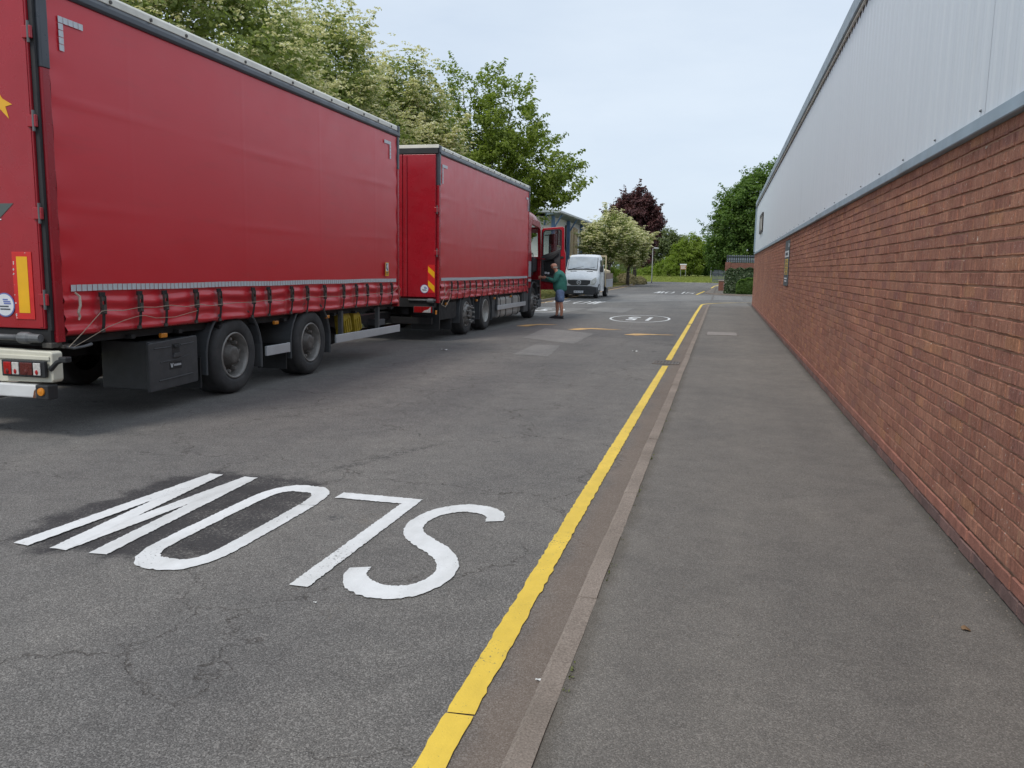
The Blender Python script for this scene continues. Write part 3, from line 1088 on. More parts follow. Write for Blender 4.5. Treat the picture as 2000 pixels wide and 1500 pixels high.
# flashing between brick and cladding, in lengths with lap joints
yy = WY0
k = 0
while yy < WY1 + 0.04:
    y1 = min(yy + 3.0, WY1 + 0.06)
    prof = [(WX + 0.02, 2.315), (WX - 0.030, 2.315), (WX - 0.036, 2.320), (WX - 0.036, 2.383), (WX + 0.02, 2.41)]
    d = 0.003 if k % 2 else 0.0
    wobj('flashing', M().prism([(a - d, b) for a, b in prof], 'y', yy, y1 + 0.012), FLASH)
    yy += 3.0
    k += 1

# ribbed cladding panels, 1 m cover width each
def panel_mesh(w):
    m = M()
    prof = []
    pitch_ = 0.2
    n = int(round(w / pitch_))
    for k in range(n):
        y0 = k * pitch_
        prof += [(y0, 0.0), (y0 + 0.08, 0.0), (y0 + 0.115, -0.0045), (y0 + 0.165, -0.0045), (y0 + 0.1999, 0.0)]
    vv = [(x, y, 0.0) for y, x in prof] + [(x, y, 1.985) for y, x in prof]
    n2 = len(prof)
    m.add(vv, [(k, n2 + k, n2 + k + 1, k + 1) for k in range(n2 - 1)])
    me = m.mesh('cladding_panel', fix=False)
    me.materials.append(CLAD)
    return me


pm = panel_mesh(1.0)
y = WY0
k = 0
while y < WY1 - 0.9:
    o = bpy.data.objects.new('cladding_panel', pm)
    COL.objects.link(o)
    o.parent = wh
    o.location = (-0.007, y - 17, 2.386)
    y += 1.0 if k != 9 else 1.004
    k += 1
# screws above the flashing
SCREW = simple('grey_screw', (0.09, 0.10, 0.11), 0.5, metal=0.5, var=0.2)
sm = M().lathe([(0.0, -0.010), (0.005, -0.009), (0.007, -0.003), (0.009, 0.0)], (0, 0, 0), 'x', 8).mesh('screw')
sm.materials.append(SCREW)
for k in range(31):
    o = bpy.data.objects.new('screw', sm)
    COL.objects.link(o)
    o.parent = wh
    o.location = (-0.010, WY0 + 6.06 + k * 1.0 + 0.02 * math.sin(k * 7) - 17, 2.428 + 0.006 * math.sin(k * 3.7))
# eaves: dark gap, fascia, gutter lip in lengths
wobj('eaves_gap', M().box(WX + 0.02, WX + 0.2, WY0, WY1, 4.30, 4.46), DARK)
yy = WY0
k = 0
while yy < WY1:
    y1 = min(yy + 4.0, WY1 + 0.05)
    d = 0.002 if k % 2 else 0
    wobj('fascia', M().prism([(WX + 0.3, 4.375), (WX - 0.055 - d, 4.375), (WX - 0.06 - d, 4.38), (WX - 0.06 - d, 4.545), (WX - 0.03, 4.575), (WX + 0.3, 4.58)], 'y', yy, y1 - 0.006), FASCIA)
    wobj('eaves_trim', M().prism([(WX + 0.02, 4.345), (WX - 0.034 - d, 4.345), (WX - 0.034 - d, 4.372), (WX + 0.02, 4.372)], 'y', yy, y1 - 0.004), ROOFW)
    yy += 4.0
    k += 1
m = M()
y = WY0 + 0.14
while y < WY1 - 0.2:
    m.add([(WX - 0.0135, y - .055, 4.346), (WX - 0.0135, y + .055, 4.346), (WX - 0.0135, y + .012, 4.285), (WX - 0.0135, y - .012, 4.285), (WX - 0.004, y - .055, 4.346), (WX - 0.004, y + .055, 4.346), (WX - 0.004, y + .012, 4.285), (WX - 0.004, y - .012, 4.285)], [(0, 1, 2, 3), (0, 3, 7, 4), (1, 5, 6, 2), (3, 2, 6, 7)])
    y += 0.2
wobj('profile_fillers', m, DARK)
# far end: corner trim and a window in the cladding
wobj('corner_trim', M().box(WX - 0.05, WX + 0.12, WY1 - 0.02, WY1 + 0.06, 2.42, 4.36), FLASH)
wobj('roof', M().box(WX + 0.3, 22.2, WY0, WY1 + 0.06, 4.34, 4.52), FASCIA)
win = bpy.data.objects.new('window', None)
COL.objects.link(win)
win.parent = wh
win.location = (-WX, -17, 0)
WFR = simple('dark_window_frame', (0.035, 0.025, 0.022), 0.5, var=0.1)
obj('frame', M().box(WX - .055, WX - .02, 30.6, 30.7, 2.98, 3.66).box(WX - .055, WX - .02, 32.7, 32.8, 2.98, 3.66).box(WX - .055, WX - .02, 30.7, 32.7, 3.58, 3.66).box(WX - .055, WX - .02, 30.7, 32.7, 2.98, 3.05).box(WX - .055, WX - .02, 31.7, 31.76, 3.05, 3.58), WFR, win)
obj('pane', M().box(WX - .036, WX - .026, 30.7, 31.7, 3.05, 3.58), ROOFW, win)
obj('pane', M().box(WX - .036, WX - .026, 31.76, 32.7, 3.05, 3.58), ROOFW, win)

# notice board on the brick wall
sg = thing('wall_sign', 'dark slate notice board with white panel and yellow squares on the brick wall', 'sign', (WX - 0.002, 18.45, 1.75))
SLATE = simple('slate_sign', (0.055, 0.068, 0.082), 0.5, var=0.1, scale=5)
SGY = simple('sign_yellow', (0.66, 0.44, 0.06), 0.5, var=0.12, scale=30)
obj('board', M().prism([(-.58, -.44), (-.55, -.47), (.55, -.47), (.58, -.44), (.58, .42), (.52, .48), (-.52, .48), (-.58, .42)], 'x', -0.012, -0.002), SLATE, sg)
obj('white_panel', M().box(-.017, -.0125, -.50, .50, .13, .26), LOGOW, sg)
for k in range(4):
    obj('yellow_panel', M().box(-.017, -.0125, -.36, .36, .02 - k * .085, .092 - k * .085), SGY, sg)
    for j in range(2):
        obj('print_line', M().box(-.0195, -.0175, -.30, .18 + .1 * ((k + j) % 2), .035 + j * .025 - k * .085, .047 + j * .025 - k * .085), INK, sg)
for z, w in ((-.315, .32), (-.37, .24)):
    obj('print_line', M().box(-.017, -.0125, -w, w, z - .014, z + .014), STICKW, sg)
for j in range(7):
    obj('print_line', M().box(-.0195, -.0175, -.34 + j * .1, -.27 + j * .1, .165, .225), INK, sg)
obj('print_mark', M().box(-.017, -.0125, -.48, -.40, .33, .41), STICKW, sg)

# ================================================================== LORRY AND TRAILER
# local frame of both: x=0 the right-hand side face (+x towards the road), y forwards, z up
def wheel(parent, x, y, z, rt_, w, kind, side=1):
    """axis along x; outer face at x; kind: trailer / dished / hubbed"""
    s = side
    t_ = bpy.data.objects.new('wheel', None)
    COL.objects.link(t_)
    t_.parent = parent
    t_.location = (x, y, z)
    rr = rt_ * (0.60 if kind != 'van' else 0.64)
    prof = [(rr, -0.03), (rr + 0.015, -0.004), (rr + 0.05, 0.004), (rt_ * 0.86, 0.006), (rt_ * 0.93, -0.006), (rt_ * 0.975, -0.035), (rt_, -0.07), (rt_ - .008, -w * 0.35), (rt_, -w * .37), (rt_, -w * .62), (rt_ - .008, -w * .64), (rt_, -w + 0.05), (rt_ * 0.93, -w), (rr, -w + 0.02)]
    obj('tyre', M().lathe([(r, h * s) for r, h in prof], (0, 0, 0), 'x', 40, False), RUBBER, t_, smooth=True)
    if kind == 'trailer':
        rp_ = [(rr + 0.004, -0.012), (rr - 0.004, 0.0), (rr - 0.018, -0.004), (rr - 0.03, -0.05), (rr - 0.045, -0.13), (rr * .78, -0.16), (rr * 0.55, -0.165), (0.001, -0.165)]
        rim_ = obj('rim', M().lathe([(r, h * s) for r, h in rp_], (0, 0, 0), 'x', 36, False), RIM, t_, smooth=True)
        obj('hub', M().lathe([(rr * .62, -0.165 * s), (rr * .60, -0.12 * s), (rr * .46, -0.10 * s), (rr * .40, -0.03 * s), (rr * .34, -0.015 * s), (rr * .2, -0.012 * s), (0.01, -0.02 * s)], (0, 0, 0), 'x', 24), HUB, t_, smooth=True)
        nr, nl, na = rr * 0.70, 10, -0.155
    elif kind == 'dished':
        rp_ = [(rr + 0.004, -0.012), (rr - 0.004, 0.0), (rr - 0.02, -0.006), (rr - 0.04, -0.10), (rr - 0.06, -0.20), (rr * .62, -0.22), (0.001, -0.22)]
        rim_ = obj('rim', M().lathe([(r, h * s) for r, h in rp_], (0, 0, 0), 'x', 36, False), RIMPALE, t_, smooth=True)
        obj('hub', M().lathe([(rr * .55, -0.22 * s), (rr * .5, -0.14 * s), (rr * .2, -0.11 * s), (0.01, -0.11 * s)], (0, 0, 0), 'x', 20), HUB, t_, smooth=True)
        nr, nl, na = rr * 0.66, 10, -0.215
    elif kind == 'hubbed':
        rp_ = [(rr + 0.004, -0.012), (rr - 0.004, 0.0), (rr - 0.03, -0.02), (rr * .86, -0.03), (rr * .80, 0.0), (rr * .72, 0.045), (rr * .62, 0.055), (rr * .58, 0.05), (0.001, 0.05)]
        rim_ = obj('rim', M().lathe([(r, h * s) for r, h in rp_], (0, 0, 0), 'x', 36, False), RIM, t_, smooth=True)
        obj('hub', M().lathe([(rr * .42, 0.05 * s), (rr * .40, 0.09 * s), (rr * .30, 0.105 * s), (0.01, 0.108 * s)], (0, 0, 0), 'x', 20), HUB, t_, smooth=True)
        nr, nl, na = rr * 0.64, 10, 0.055
        for k in range(10):
            a = 2 * math.pi * (k + .5) / 10
            obj('vent_hole', M().disc((-0.0255 * s + 0.03 * s, rr * .87 * math.cos(a), rr * .87 * math.sin(a)), 0.024, 'x', 10), DARK, rim_)
    else:
        rp_ = [(rr + 0.003, -0.01), (rr, 0.0), (rr - 0.02, -0.01), (rr * .8, -0.05), (rr * .35, -0.03), (0.001, -0.03)]
        rim_ = obj('rim', M().lathe([(r, h * s) for r, h in rp_], (0, 0, 0), 'x', 28, False), RIMPALE, t_, smooth=True)
        nr, nl, na = rr * 0.4, 6, -0.03
    for k in range(nl):
        a = 2 * math.pi * k / nl + .2
        obj('wheel_nut', M().lathe([(0.026, na * s), (0.026, (na + 0.055) * s), (0.019, (na + 0.085) * s), (0.002, (na + 0.088) * s)], (0, nr * math.cos(a), nr * math.sin(a)), 'x', 8), RIM, t_)
    return t_


def mudguard(parent, y, z, r, a0, a1, x0, x1, flap_to=None, front_to=None):
    """curved sheet over a wheel with straight skirts; angles from +y axis"""
    pts = []
    if front_to is not None:
        pts.append((y + r * math.cos(R(a0)), front_to))
    for k in range(15):
        a = R(a0 + (a1 - a0) * k / 14)
        pts.append((y + r * math.cos(a), z + r * math.sin(a)))
    if flap_to is not None:
        pts.append((y + r * math.cos(R(a1)), flap_to))
    outer = pts
    cx, cz = y, z
    inner = [(cx + (p[0] - cx) * .965, cz + (p[1] - cz) * .985) for p in pts]
    m = M()
    n = len(pts)
    vv = []
    for x in (x0, x1):
        vv += [(x, p[0], p[1]) for p in outer] + [(x, p[0], p[1]) for p in inner]
    ff = []
    for k in range(n - 1):
        ff += [(k, k + 1, 2 * n + k + 1, 2 * n + k), (n + k, 3 * n + k, 3 * n + k + 1, n + k + 1), (k, n + k, n + k + 1, k + 1), (2 * n + k, 2 * n + k + 1, 3 * n + k + 1, 3 * n + k)]
    ff += [(0, 2 * n, 3 * n, n), (n - 1, 2 * n - 1, 4 * n - 1, 3 * n - 1)]
    m.add(vv, ff)
    # rolled outer lip
    lip = [(x1, p[0], p[1]) for p in outer]
    m.tube(lip, 0.014, 6)
    return obj('mudguard', m, MUDG, parent)


def curtain_side(parent, y0, y1, zb, zt, seed, straps, seam_z):
    """one tensioned PVC curtain with skirt folds; x=0 plane"""
    q = np.random.RandomState(seed)
    ph = q.uniform(0, 6.28, 12)
    ys = np.array(straps)

    def f(u, v):
        y = y0 + (y1 - y0) * u
        # finer rows in the skirt
        z = zb + (zt - zb) * (v * 0.16 / 0.45 if v < 0.45 else 0.16 + (v - 0.45) / 0.55 * 0.84)
        x = 0.0
        x += 0.005 * math.sin(u * 9 + ph[0]) * math.sin(v * 3.1) + 0.002 * math.sin(u * 23 + ph[1] + v * 2)
        d = float(np.min(np.abs(ys - y)))
        h = z - zb
        if h < 0.39:
            k = min(1, d / 0.2)
            amp = 0.017 * (0.3 + 0.7 * k) * min(1, h / .05) * min(1, (0.39 - h) / 0.08)
            x += amp * (math.sin(h * 44 + 0.7 * math.sin(y * 3.1 + ph[2]) + ph[3]) + 0.35 * math.sin(h * 21 - y * 1.7 + ph[4]))
            x += 0.005 * math.sin(y * 6.6 + h * 17 + ph[5]) * min(1, h / .1) * k * min(1, (0.39 - h) / 0.08)
            x -= 0.016 * math.exp(-(d / 0.05) ** 2) * (1 - h / 0.46)
            x += 0.03 * math.exp(-((h - .04) / .05) ** 2) * k
        x += 0.0016 * math.exp(-((((y - y0) % 1.95) - .97) / 0.02) ** 2)
        for sz, am in seam_z:
            zz = sz - 0.05 * math.sin(u * 2.6 + .2)
            x += am * math.exp(-((z - zz) / 0.028) ** 2) * (0.55 + 0.45 * math.sin(u * 15 + ph[6]))
        # short puckers against the end posts
        for yy, sgn in ((y0, 1), (y1, -1)):
            dd = abs(y - yy)
            if dd < 0.55:
                x += 0.0045 * math.exp(-dd / 0.12) * math.sin(z * 19 + 2 * math.sin(z * 3 + ph[7]) + ph[8]) * (1 if h > .46 else 0.3)
        return (x, y, z)
    m = M().grid(f, 260, 110)
    o = obj('curtain', m, CURTAIN, parent, smooth=True, fix=False)
    if o.data.polygons[0].normal.x < 0:
        o.data.flip_normals()
    return o


def buckle(parent, y, z0, z1, tilt, seed):
    q = random.Random(seed)
    t_ = bpy.data.objects.new('strap', None)
    COL.objects.link(t_)
    t_.parent = parent
    t_.location = (0.03, y, 0)
    t_.rotation_euler = (tilt, 0, 0)
    zm = z0 + (z1 - z0) * 0.52
    w = 0.019
    m = M()
    path = [(0.0, z0), (0.012, z0 + .05), (0.016 + q.uniform(0, .012), z0 + .12), (0.020, zm)]
    for (xa, za), (xb, zb_) in zip(path, path[1:]):
        m.add([(xa - .004, -w, za), (xa - .004, w, za), (xb - .004, w, zb_), (xb - .004, -w, zb_), (xa, -w, za), (xa, w, za), (xb, w, zb_), (xb, -w, zb_)], [(4, 5, 6, 7), (0, 3, 2, 1), (0, 4, 7, 3), (1, 2, 6, 5)])
    obj('webbing', m, STRAPM, t_)
    obj('buckle', M().box(0.004, 0.03, -.029, -.022, zm - .03, z1 - .02).box(0.004, 0.03, .022, .029, zm - .03, z1 - .02).box(0.008, 0.022, -.022, .022, z1 - .07, z1 - .03).box(0.010, 0.034, -.018, .018, zm - .02, zm + .06), BUCKLE, t_)
    obj('upper_tab', M().box(-0.002, 0.014, -.036, .036, z1 - .03, z1 + .012), STRAPM, t_)
    obj('hook', M().box(-0.012, 0.008, -.022, .022, z0 - .022, z0 + .012), BUCKLE, t_)
    return t_


def tape(parent, y0, y1, z, w, h, pitch_):
    me = M().box(0, 0.003, -w / 2, w / 2, -h / 2, h / 2).mesh('reflective_square')
    me.materials.append(REFL)
    n = int((y1 - y0) / pitch_)
    for k in range(n):
        o = bpy.data.objects.new('reflective_square', me)
        COL.objects.link(o)
        o.parent = parent
        o.location = (0.013, y0 + pitch_ * (k + .5), z + 0.003 * math.sin(k * .21) + 0.0006 * math.sin(k * 1.7))


def corner_marks(parent, y, z, dirn, n1, n2, w=0.05, pitch_=0.056):
    me = M().box(0, 0.003, -w / 2, w / 2, -w / 2, w / 2).mesh('reflective_square')
    me.materials.append(REFL)
    pts = [(y + dirn * pitch_ * k, z) for k in range(n1)] + [(y, z - pitch_ * k) for k in range(1, n2)]
    for (a, b) in pts:
        o = bpy.data.objects.new('reflective_square', me)
        COL.objects.link(o)
        o.parent = parent
        o.location = (0.012, a, b)


def curtain_box(parent, y0, y1, zb, zt, ztop, W, seed, straps, seam_z, strip_z, rear_dark_z):
    """body of a curtain-sided box; returns nothing"""
    obj('body', M().box(-W + 0.06, -0.06, y0 + 0.06, y1 - 0.02, zb - 0.02, ztop - 0.06), RED, parent)
    curtain_side(parent, y0 + 0.10, y1 - 0.075, zb, zt + 0.02, seed, straps, seam_z)
    obj('curtain', M().box(-W, -W + 0.03, y0 + 0.09, y1 - 0.06, zb, zt), CURTAIN, parent)
    obj('side_rail', M().box(-W + .12, -0.10, y0 + 0.03, y1 - 0.02, zb - 0.10, zb - 0.03), CHASSIS, parent)
    # cant rail and roof edge
    obj('cant_rail', M().prism([(-0.05, zt - .01), (0.02, zt - .01), (0.038, zt + .012), (0.036, zt + .055), (0.010, zt + .095), (-0.05, zt + .095)], 'y', y0 + 0.04, y1 - 0.01), RAIL, parent, bevel=0.006)
    obj('roof_edge', M().prism([(-0.12, ztop), (-0.005, ztop - .004), (0.014, ztop - .03), (0.014, zt + .098), (-0.12, zt + .098)], 'y', y0 + 0.02, y1 + 0.02), ROOFW, parent, bevel=0.005)
    obj('roof', M().box(-W, -0.11, y0 + .01, y1 + .02, ztop - .05, ztop - .003), ROOFW, parent)
    bolt = M().lathe([(0.018, 0), (0.018, 0.012), (0.002, 0.014)], (0, 0, 0), 'x', 8).mesh('rail_bolt')
    bolt.materials.append(BUCKLE)
    n = int((y1 - y0) / 0.56)
    for k in range(n):
        o = bpy.data.objects.new('rail_bolt', bolt)
        COL.objects.link(o)
        o.parent = parent
        o.location = (0.013, y0 + 0.3 + k * 0.56, zt + 0.125)
    # corner posts: grey above, red below
    for (a, b, dz) in ((y0, y0 + 0.10, rear_dark_z), (y1 - 0.08, y1, 3.25)):
        obj('corner_post', M().prism([(-0.12, a), (0.0, a), (0.012, a + .012), (0.012, b - .012), (0.0, b), (-0.12, b)], 'z', zb - .06, dz), RED, parent, bevel=0.004)
        obj('post_cover', M().prism([(-0.12, a - .004), (0.006, a - .004), (0.020, a + .012), (0.020, b - .012), (0.006, b + .004), (-0.12, b + .004)], 'z', dz + 0.001, zt + 0.03), RAIL, parent, bevel=0.004)
        obj('post_corner_cap', M().prism([(-0.13, a - .01), (0.02, a - .01), (0.032, a + .012), (0.032, b - .012), (0.02, b + .01), (-0.13, b + .01)], 'z', zt + 0.031, ztop - .01), RAIL, parent, bevel=0.006)
        obj('corner_post', M().box(-W, -W + .12, a, b, zb - .06, zt + .03), RED, parent)
    for k, s_ in enumerate(straps):
        q = random.Random(seed * 50 + k)
        buckle(parent, s_, zb + 0.015, strip_z - 0.055, q.uniform(-.05, .05), seed * 90 + k)


def round_sticker(parent, x, y, z, r):
    """white disc with blue ring on a rear face looking towards -y"""
    s_ = obj('round_sticker', M().lathe([(r, 0), (r, -0.003), (0.001, -0.003)], (x, y, z), 'y', 28), STICKB, parent)
    obj('sticker_face', M().lathe([(r * .9, -0.0032), (r * .9, -0.0045), (0.001, -0.0045)], (x, y, z), 'y', 28), STICKW, s_)
    q = random.Random(3)
    for k, (zz, a, b) in enumerate(((.45, -.15, .35), (.28, -.1, .6), (.12, -.05, .65), (-.12, -.6, .4), (-.35, -.45, .55))):
        obj('print_line', M().box(x + a * r, x + b * r, y - .0062, y - .0047, z + zz * r - .06 * r, z + zz * r + .05 * r), INK if k > 2 else STICKB, s_)


def hinge(parent, x, y, z):
    h_ = obj('hinge', M().box(x - .055, x + .035, y - .022, y + .006, z - .05, z + .05), RED, parent, bevel=0.006)
    obj('hinge_pin', M().lathe([(.012, -.085), (.012, .085)], (x + .01, y - .016, z), 'z', 8), GALV, h_)


TA, TX = 0.002, -5.62
trailer = thing('drawbar_trailer', 'red curtain-sided trailer with two axles, nearest the camera', 'trailer', (TX, 8.69, 0), TA)
TW = 2.55
TS = [-2.21, -1.73, -1.26, -0.78, -0.31, 0.30, 0.77, 1.24, 1.73, 2.21, 2.84, 3.32, 3.79, 4.29, 4.76]
curtain_box(trailer, -2.74, 5.20, 0.905, 3.80, 3.99, TW, 1, TS, ((2.95, 0.0045), (2.05, 0.003)), 1.315, 3.16)
tape(trailer, -2.56, 5.09, 1.315, 0.056, 0.058, 0.0655)
corner_marks(trailer, -2.50, 3.60, 1, 5, 5, 0.052, 0.058)
corner_marks(trailer, 4.80, 3.64, -1, 5, 5, 0.052, 0.058)
# warning sticker near the front of the curtain
st = obj('warning_sticker', M().box(0.026, 0.030, 4.52, 4.66, 1.39, 1.62), YELLOWP, trailer, label='small yellow and white warning sticker')
obj('sticker_face', M().box(0.0302, 0.0315, 4.535, 4.645, 1.47, 1.61), STICKW, st)
obj('print_mark', M().prism([(4.55, 1.60), (4.60, 1.60), (4.56, 1.55), (4.63, 1.49), (4.60, 1.48), (4.55, 1.52)], 'x', 0.0317, 0.0325), INK, st)
obj('print_line', M().box(0.0302, 0.0315, 4.545, 4.635, 1.44, 1.455).box(0.0302, 0.0315, 4.545, 4.62, 1.415, 1.43), INK, st)
# customs cord running through the straps, and its loose ends
q = random.Random(5)
path = [(0.06, TS[0] - .02, 1.10)]
for k, s_ in enumerate(TS[:-1]):
    path += [(0.072, s_, 1.105 + .012 * math.sin(k)), (0.062, (s_ + TS[k + 1]) / 2, 1.092 + .012 * math.sin(k * 1.7))]
path += [(0.07, TS[-1], 1.11), (0.055, 5.02, 1.18)]
obj('cord', M().tube([(0.05, -2.66, 0.80), (0.065, -2.5, .92), (0.07, -2.33, 1.05), (0.07, TS[0] - .05, 1.10)] + path, 0.0035, 5), ROPE, trailer)
obj('cord', M().tube([(0.05, -2.62, 0.79), (0.055, -2.42, .86), (0.06, TS[0] + .02, .945), (0.065, -1.95, 1.0), (0.066, TS[1] - .02, 1.03), (0.066, TS[1] + .06, 1.03), (0.062, -1.5, .995), (0.064, -1.2, .99), (0.07, TS[3] - .04, 1.04)], 0.003, 5), ROPE, trailer)
obj('cord', M().tube([(0.055, 5.03, 1.22), (0.065, 5.10, 1.16), (0.06, 5.06, 1.09), (0.062, 5.09, 1.02), (0.055, 5.11, 1.0)], 0.0055, 5), ROPE, trailer)
obj('pull_strap', M().tube([(0.04, -2.54, 1.275), (0.05, -2.50, 1.24), (0.065, -2.515, 1.16), (0.055, -2.53, 1.10), (0.045, -2.505, 1.06), (0.04, -2.515, 1.03)], [0.008, .012, .012, .012, .011, .009], 6), simple('pale_webbing', (0.50, 0.44, 0.36), 0.8, var=0.15, scale=40), trailer)
# rear doors
dr = obj('rear_door', M().box(-1.27, -0.055, -2.80, -2.745, 0.965, 3.78), RED, trailer, bevel=0.008)
obj('rear_door', M().box(-2.50, -1.285, -2.80, -2.745, 0.965, 3.78), RED, trailer, bevel=0.008)
obj('rear_header', M().box(-2.55, -0.005, -2.79, -2.735, 3.79, 3.985), RAIL, trailer, bevel=0.006)
obj('door_seal', M().box(-0.053, -0.012, -2.775, -2.742, 0.95, 3.78), BLACK, trailer)
obj('edge_strip', M().box(-0.105, -0.068, -2.806, -2.801, 0.98, 3.77), RED, dr, bevel=0.002)
for z in (3.42, 2.71, 1.95, 1.22):
    hinge(trailer, -0.035, -2.80, z)
# printed livery fragments on the door: yellow star points and a grey flash with the end of a word
yp = -2.8035
obj('star_print', M().prism([(-0.74, 3.12), (-0.52, 3.07), (-0.40, 2.985), (-0.34, 2.90), (-0.245, 2.85), (-0.315, 2.835), (-0.285, 2.735), (-0.385, 2.83), (-0.50, 2.89), (-0.74, 2.93)], 'y', yp, yp + .003), LOGOY, dr)
obj('flash_print', M().prism([(-1.0, 2.035), (-0.30, 2.035), (-0.52, 1.855), (-1.0, 1.855)], 'y', yp, yp + .003), LOGOG, dr)
obj('flash_print', M().prism([(-1.0, 3.78), (-0.36, 3.78), (-0.50, 3.66), (-1.0, 3.66)], 'y', yp, yp + .003), LOGOG, dr)
obj('letter_print', M().box(-0.485, -0.455, yp - .0022, yp - .0004, 1.905, 1.995).box(-0.50, -0.435, yp - .0022, yp - .0004, 1.895, 1.9049), LOGOW, dr)
pl = obj('rear_marker_plate', M().box(-0.352, -0.148, yp - .003, yp + .003, 1.045, 1.625), REDP, dr, bevel=0.002)
obj('yellow_field', M().box(-0.305, -0.192, yp - .0055, yp - .0032, 1.10, 1.585), YELLOWP, pl)
CHIP = simple('flaked_white', (0.62, 0.60, 0.58), 0.8, var=0.1)
q = random.Random(12)
for k in range(16):
    edge = q.choice(('t', 'l', 'l', 'b'))
    x = q.uniform(-.34, -.16) if edge == 't' else -0.345 + q.uniform(0, .01)
    z = 1.617 if edge == 't' else q.uniform(1.06, 1.6) if edge == 'l' else q.uniform(1.05, 1.09)
    r1, r2 = q.uniform(.004, .011), q.uniform(.003, .012)
    pts = [(x + r1 * math.cos(a) * q.uniform(.5, 1.2), z + r2 * math.sin(a) * q.uniform(.5, 1.2)) for a in [i_ * 1.05 for i_ in range(6)]]
    obj('paint_chip', M().prism(pts, 'y', yp - .0045, yp - .0032), CHIP, pl)
round_sticker(dr, -0.46, yp, 1.165, 0.105)
# underrun hardware below the doors
obj('rear_sill', M().box(-2.5, -0.02, -2.78, -2.66, 0.83, 0.955), CHASSIS, trailer)
obj('locking_bar', M().lathe([(.028, 0), (.028, .95)], (-1.2, -2.83, 0.885), 'x', 10), GALV, trailer, smooth=True)
obj('bar_clamp', M().lathe([(.045, 0), (.052, .02), (.052, .10), (.04, .12), (.036, .22)], (-0.30, -2.83, 0.885), 'x', 12), GALV, trailer)
obj('lashing_bracket', M().box(-0.10, 0.0, -2.80, -2.68, 0.80, 0.845).box(-0.06, 0.03, -2.70, -2.55, 0.79, 0.82), BUCKLE, trailer, bevel=0.005)
obj('lashing_lever', M().tube([(0.02, -2.66, .80), (0.05, -2.60, .785), (0.06, -2.50, .792), (0.06, -2.40, .805)], [.012, .012, .012, .015], 8), GALV, trailer)
# cream lamp carrier: curved top panel
car = obj('lamp_carrier', M().prism([(-1.2, 0.80), (-0.66, 0.80), (-0.60, 0.785), (0.035, 0.775), (0.055, 0.76), (0.055, 0.53), (0.035, 0.505), (-0.40, 0.50), (-0.52, 0.49), (-1.2, 0.44)], 'y', -2.86, -2.74), CREAM, trailer, bevel=0.014, seg=3)
obj('carrier_recess', M().prism([(-0.66, 0.72), (-0.60, 0.70), (0.03, 0.70), (0.03, 0.735), (-0.56, 0.74)], 'y', -2.872, -2.861), CREAM, car, bevel=0.006)
lamp = obj('lamp_cluster', M().box(-0.435, 0.018, -2.91, -2.873, 0.553, 0.698), BLACK, trailer, bevel=0.008)
for (a, b, mt) in ((-.405, -.325, LENSRED), (-.318, -.245, LENSCLR), (-.235, -.105, LENSDARK), (-.095, -.02, LENSCLR)):
    obj('lens', M().box(a, b, -2.922, -2.911, 0.572, 0.68), mt, lamp, bevel=0.006)
    obj('bulb', M().ball(((a + b) / 2, -2.924, .60), (.016, .004, .022), 8, 6), LENSRED if mt is LENSCLR else LENSDARK, lamp)
obj('reflector_arm', M().tube([(0.03, -2.86, .62), (0.10, -2.86, .685), (0.17, -2.86, .715)], [.022, .02, .02], 8), BLACK, trailer)
obj('arm_lamp', M().box(0.15, 0.23, -2.90, -2.83, 0.69, 0.74), BLACK, trailer, bevel=0.01)
bmp = obj('bumper_bar', M().box(-1.2, -0.015, -2.90, -2.80, 0.37, 0.485), WHITEM, trailer, bevel=0.012)
obj('bumper_joint', M().box(-0.70, -0.51, -2.905, -2.795, 0.345, 0.50), GALV, bmp, bevel=0.006)
for (x, z) in ((-.66, .46), (-.60, .455), (-.55, .46), (-.65, .40), (-.58, .395)):
    obj('hole', M().disc((x, -2.9061, z), .012, 'y', 8), DARK, bmp)
obj('bumper_end', M().box(-0.10, 0.035, -2.907, -2.79, 0.358, 0.49), BLACK, bmp, bevel=0.012)
obj('side_marker', M().lathe([(.036, 0), (.034, -.012), (.001, -.016)], (-0.035, -2.907, .43), 'y', 16), ORANGE, bmp)
obj('rust_patch', M().prism([(-.135, .372), (-.102, .372), (-.102, .45), (-.118, .43), (-.125, .40)], 'y', -2.9025, -2.9005), RUST, bmp)
# chassis, drawbar, axles
obj('chassis_frame', M().box(-0.85, -0.70, -2.7, 5.1, 0.60, 0.83).box(-1.85, -1.70, -2.7, 5.1, 0.60, 0.83).box(-1.85, -.70, -1.6, -1.5, .6, .8).box(-1.85, -.7, 3.0, 3.1, .6, .8), CHASSIS, trailer)
for k in range(11):
    obj('cross_member', M().box(-2.5, -0.03, -2.5 + k * 0.74, -2.44 + k * 0.74, 0.80, 0.84), CHASSIS, trailer)
obj('drawbar', M().bar((-0.95, 3.0, .55), (-1.2, 5.6, .50), .14).bar((-1.6, 3.0, .55), (-1.3, 5.6, .50), .14).bar((-1.27, 5.5, .5), (-1.27, 7.7, .52), .16), CHASSIS, trailer)
for ya in (0.02, 1.92):
    obj('axle', M().lathe([(.07, -2.3), (.07, -.25)], (0, ya, .46), 'x', 12), CHASSIS, trailer)
    for xs, sd in ((-0.015, 1), (-2.535, -1)):
        wheel(trailer, xs, ya, 0.462, 0.462, 0.40, 'trailer', sd)
    mudguard(trailer, ya, 0.47, 0.585, 8, 172, -0.50, -0.02, 0.29, 0.26)
    obj('spray_flap', M().box(-0.48, -0.05, ya - .66, ya - .64, 0.15, 0.50), BLACK, trailer)
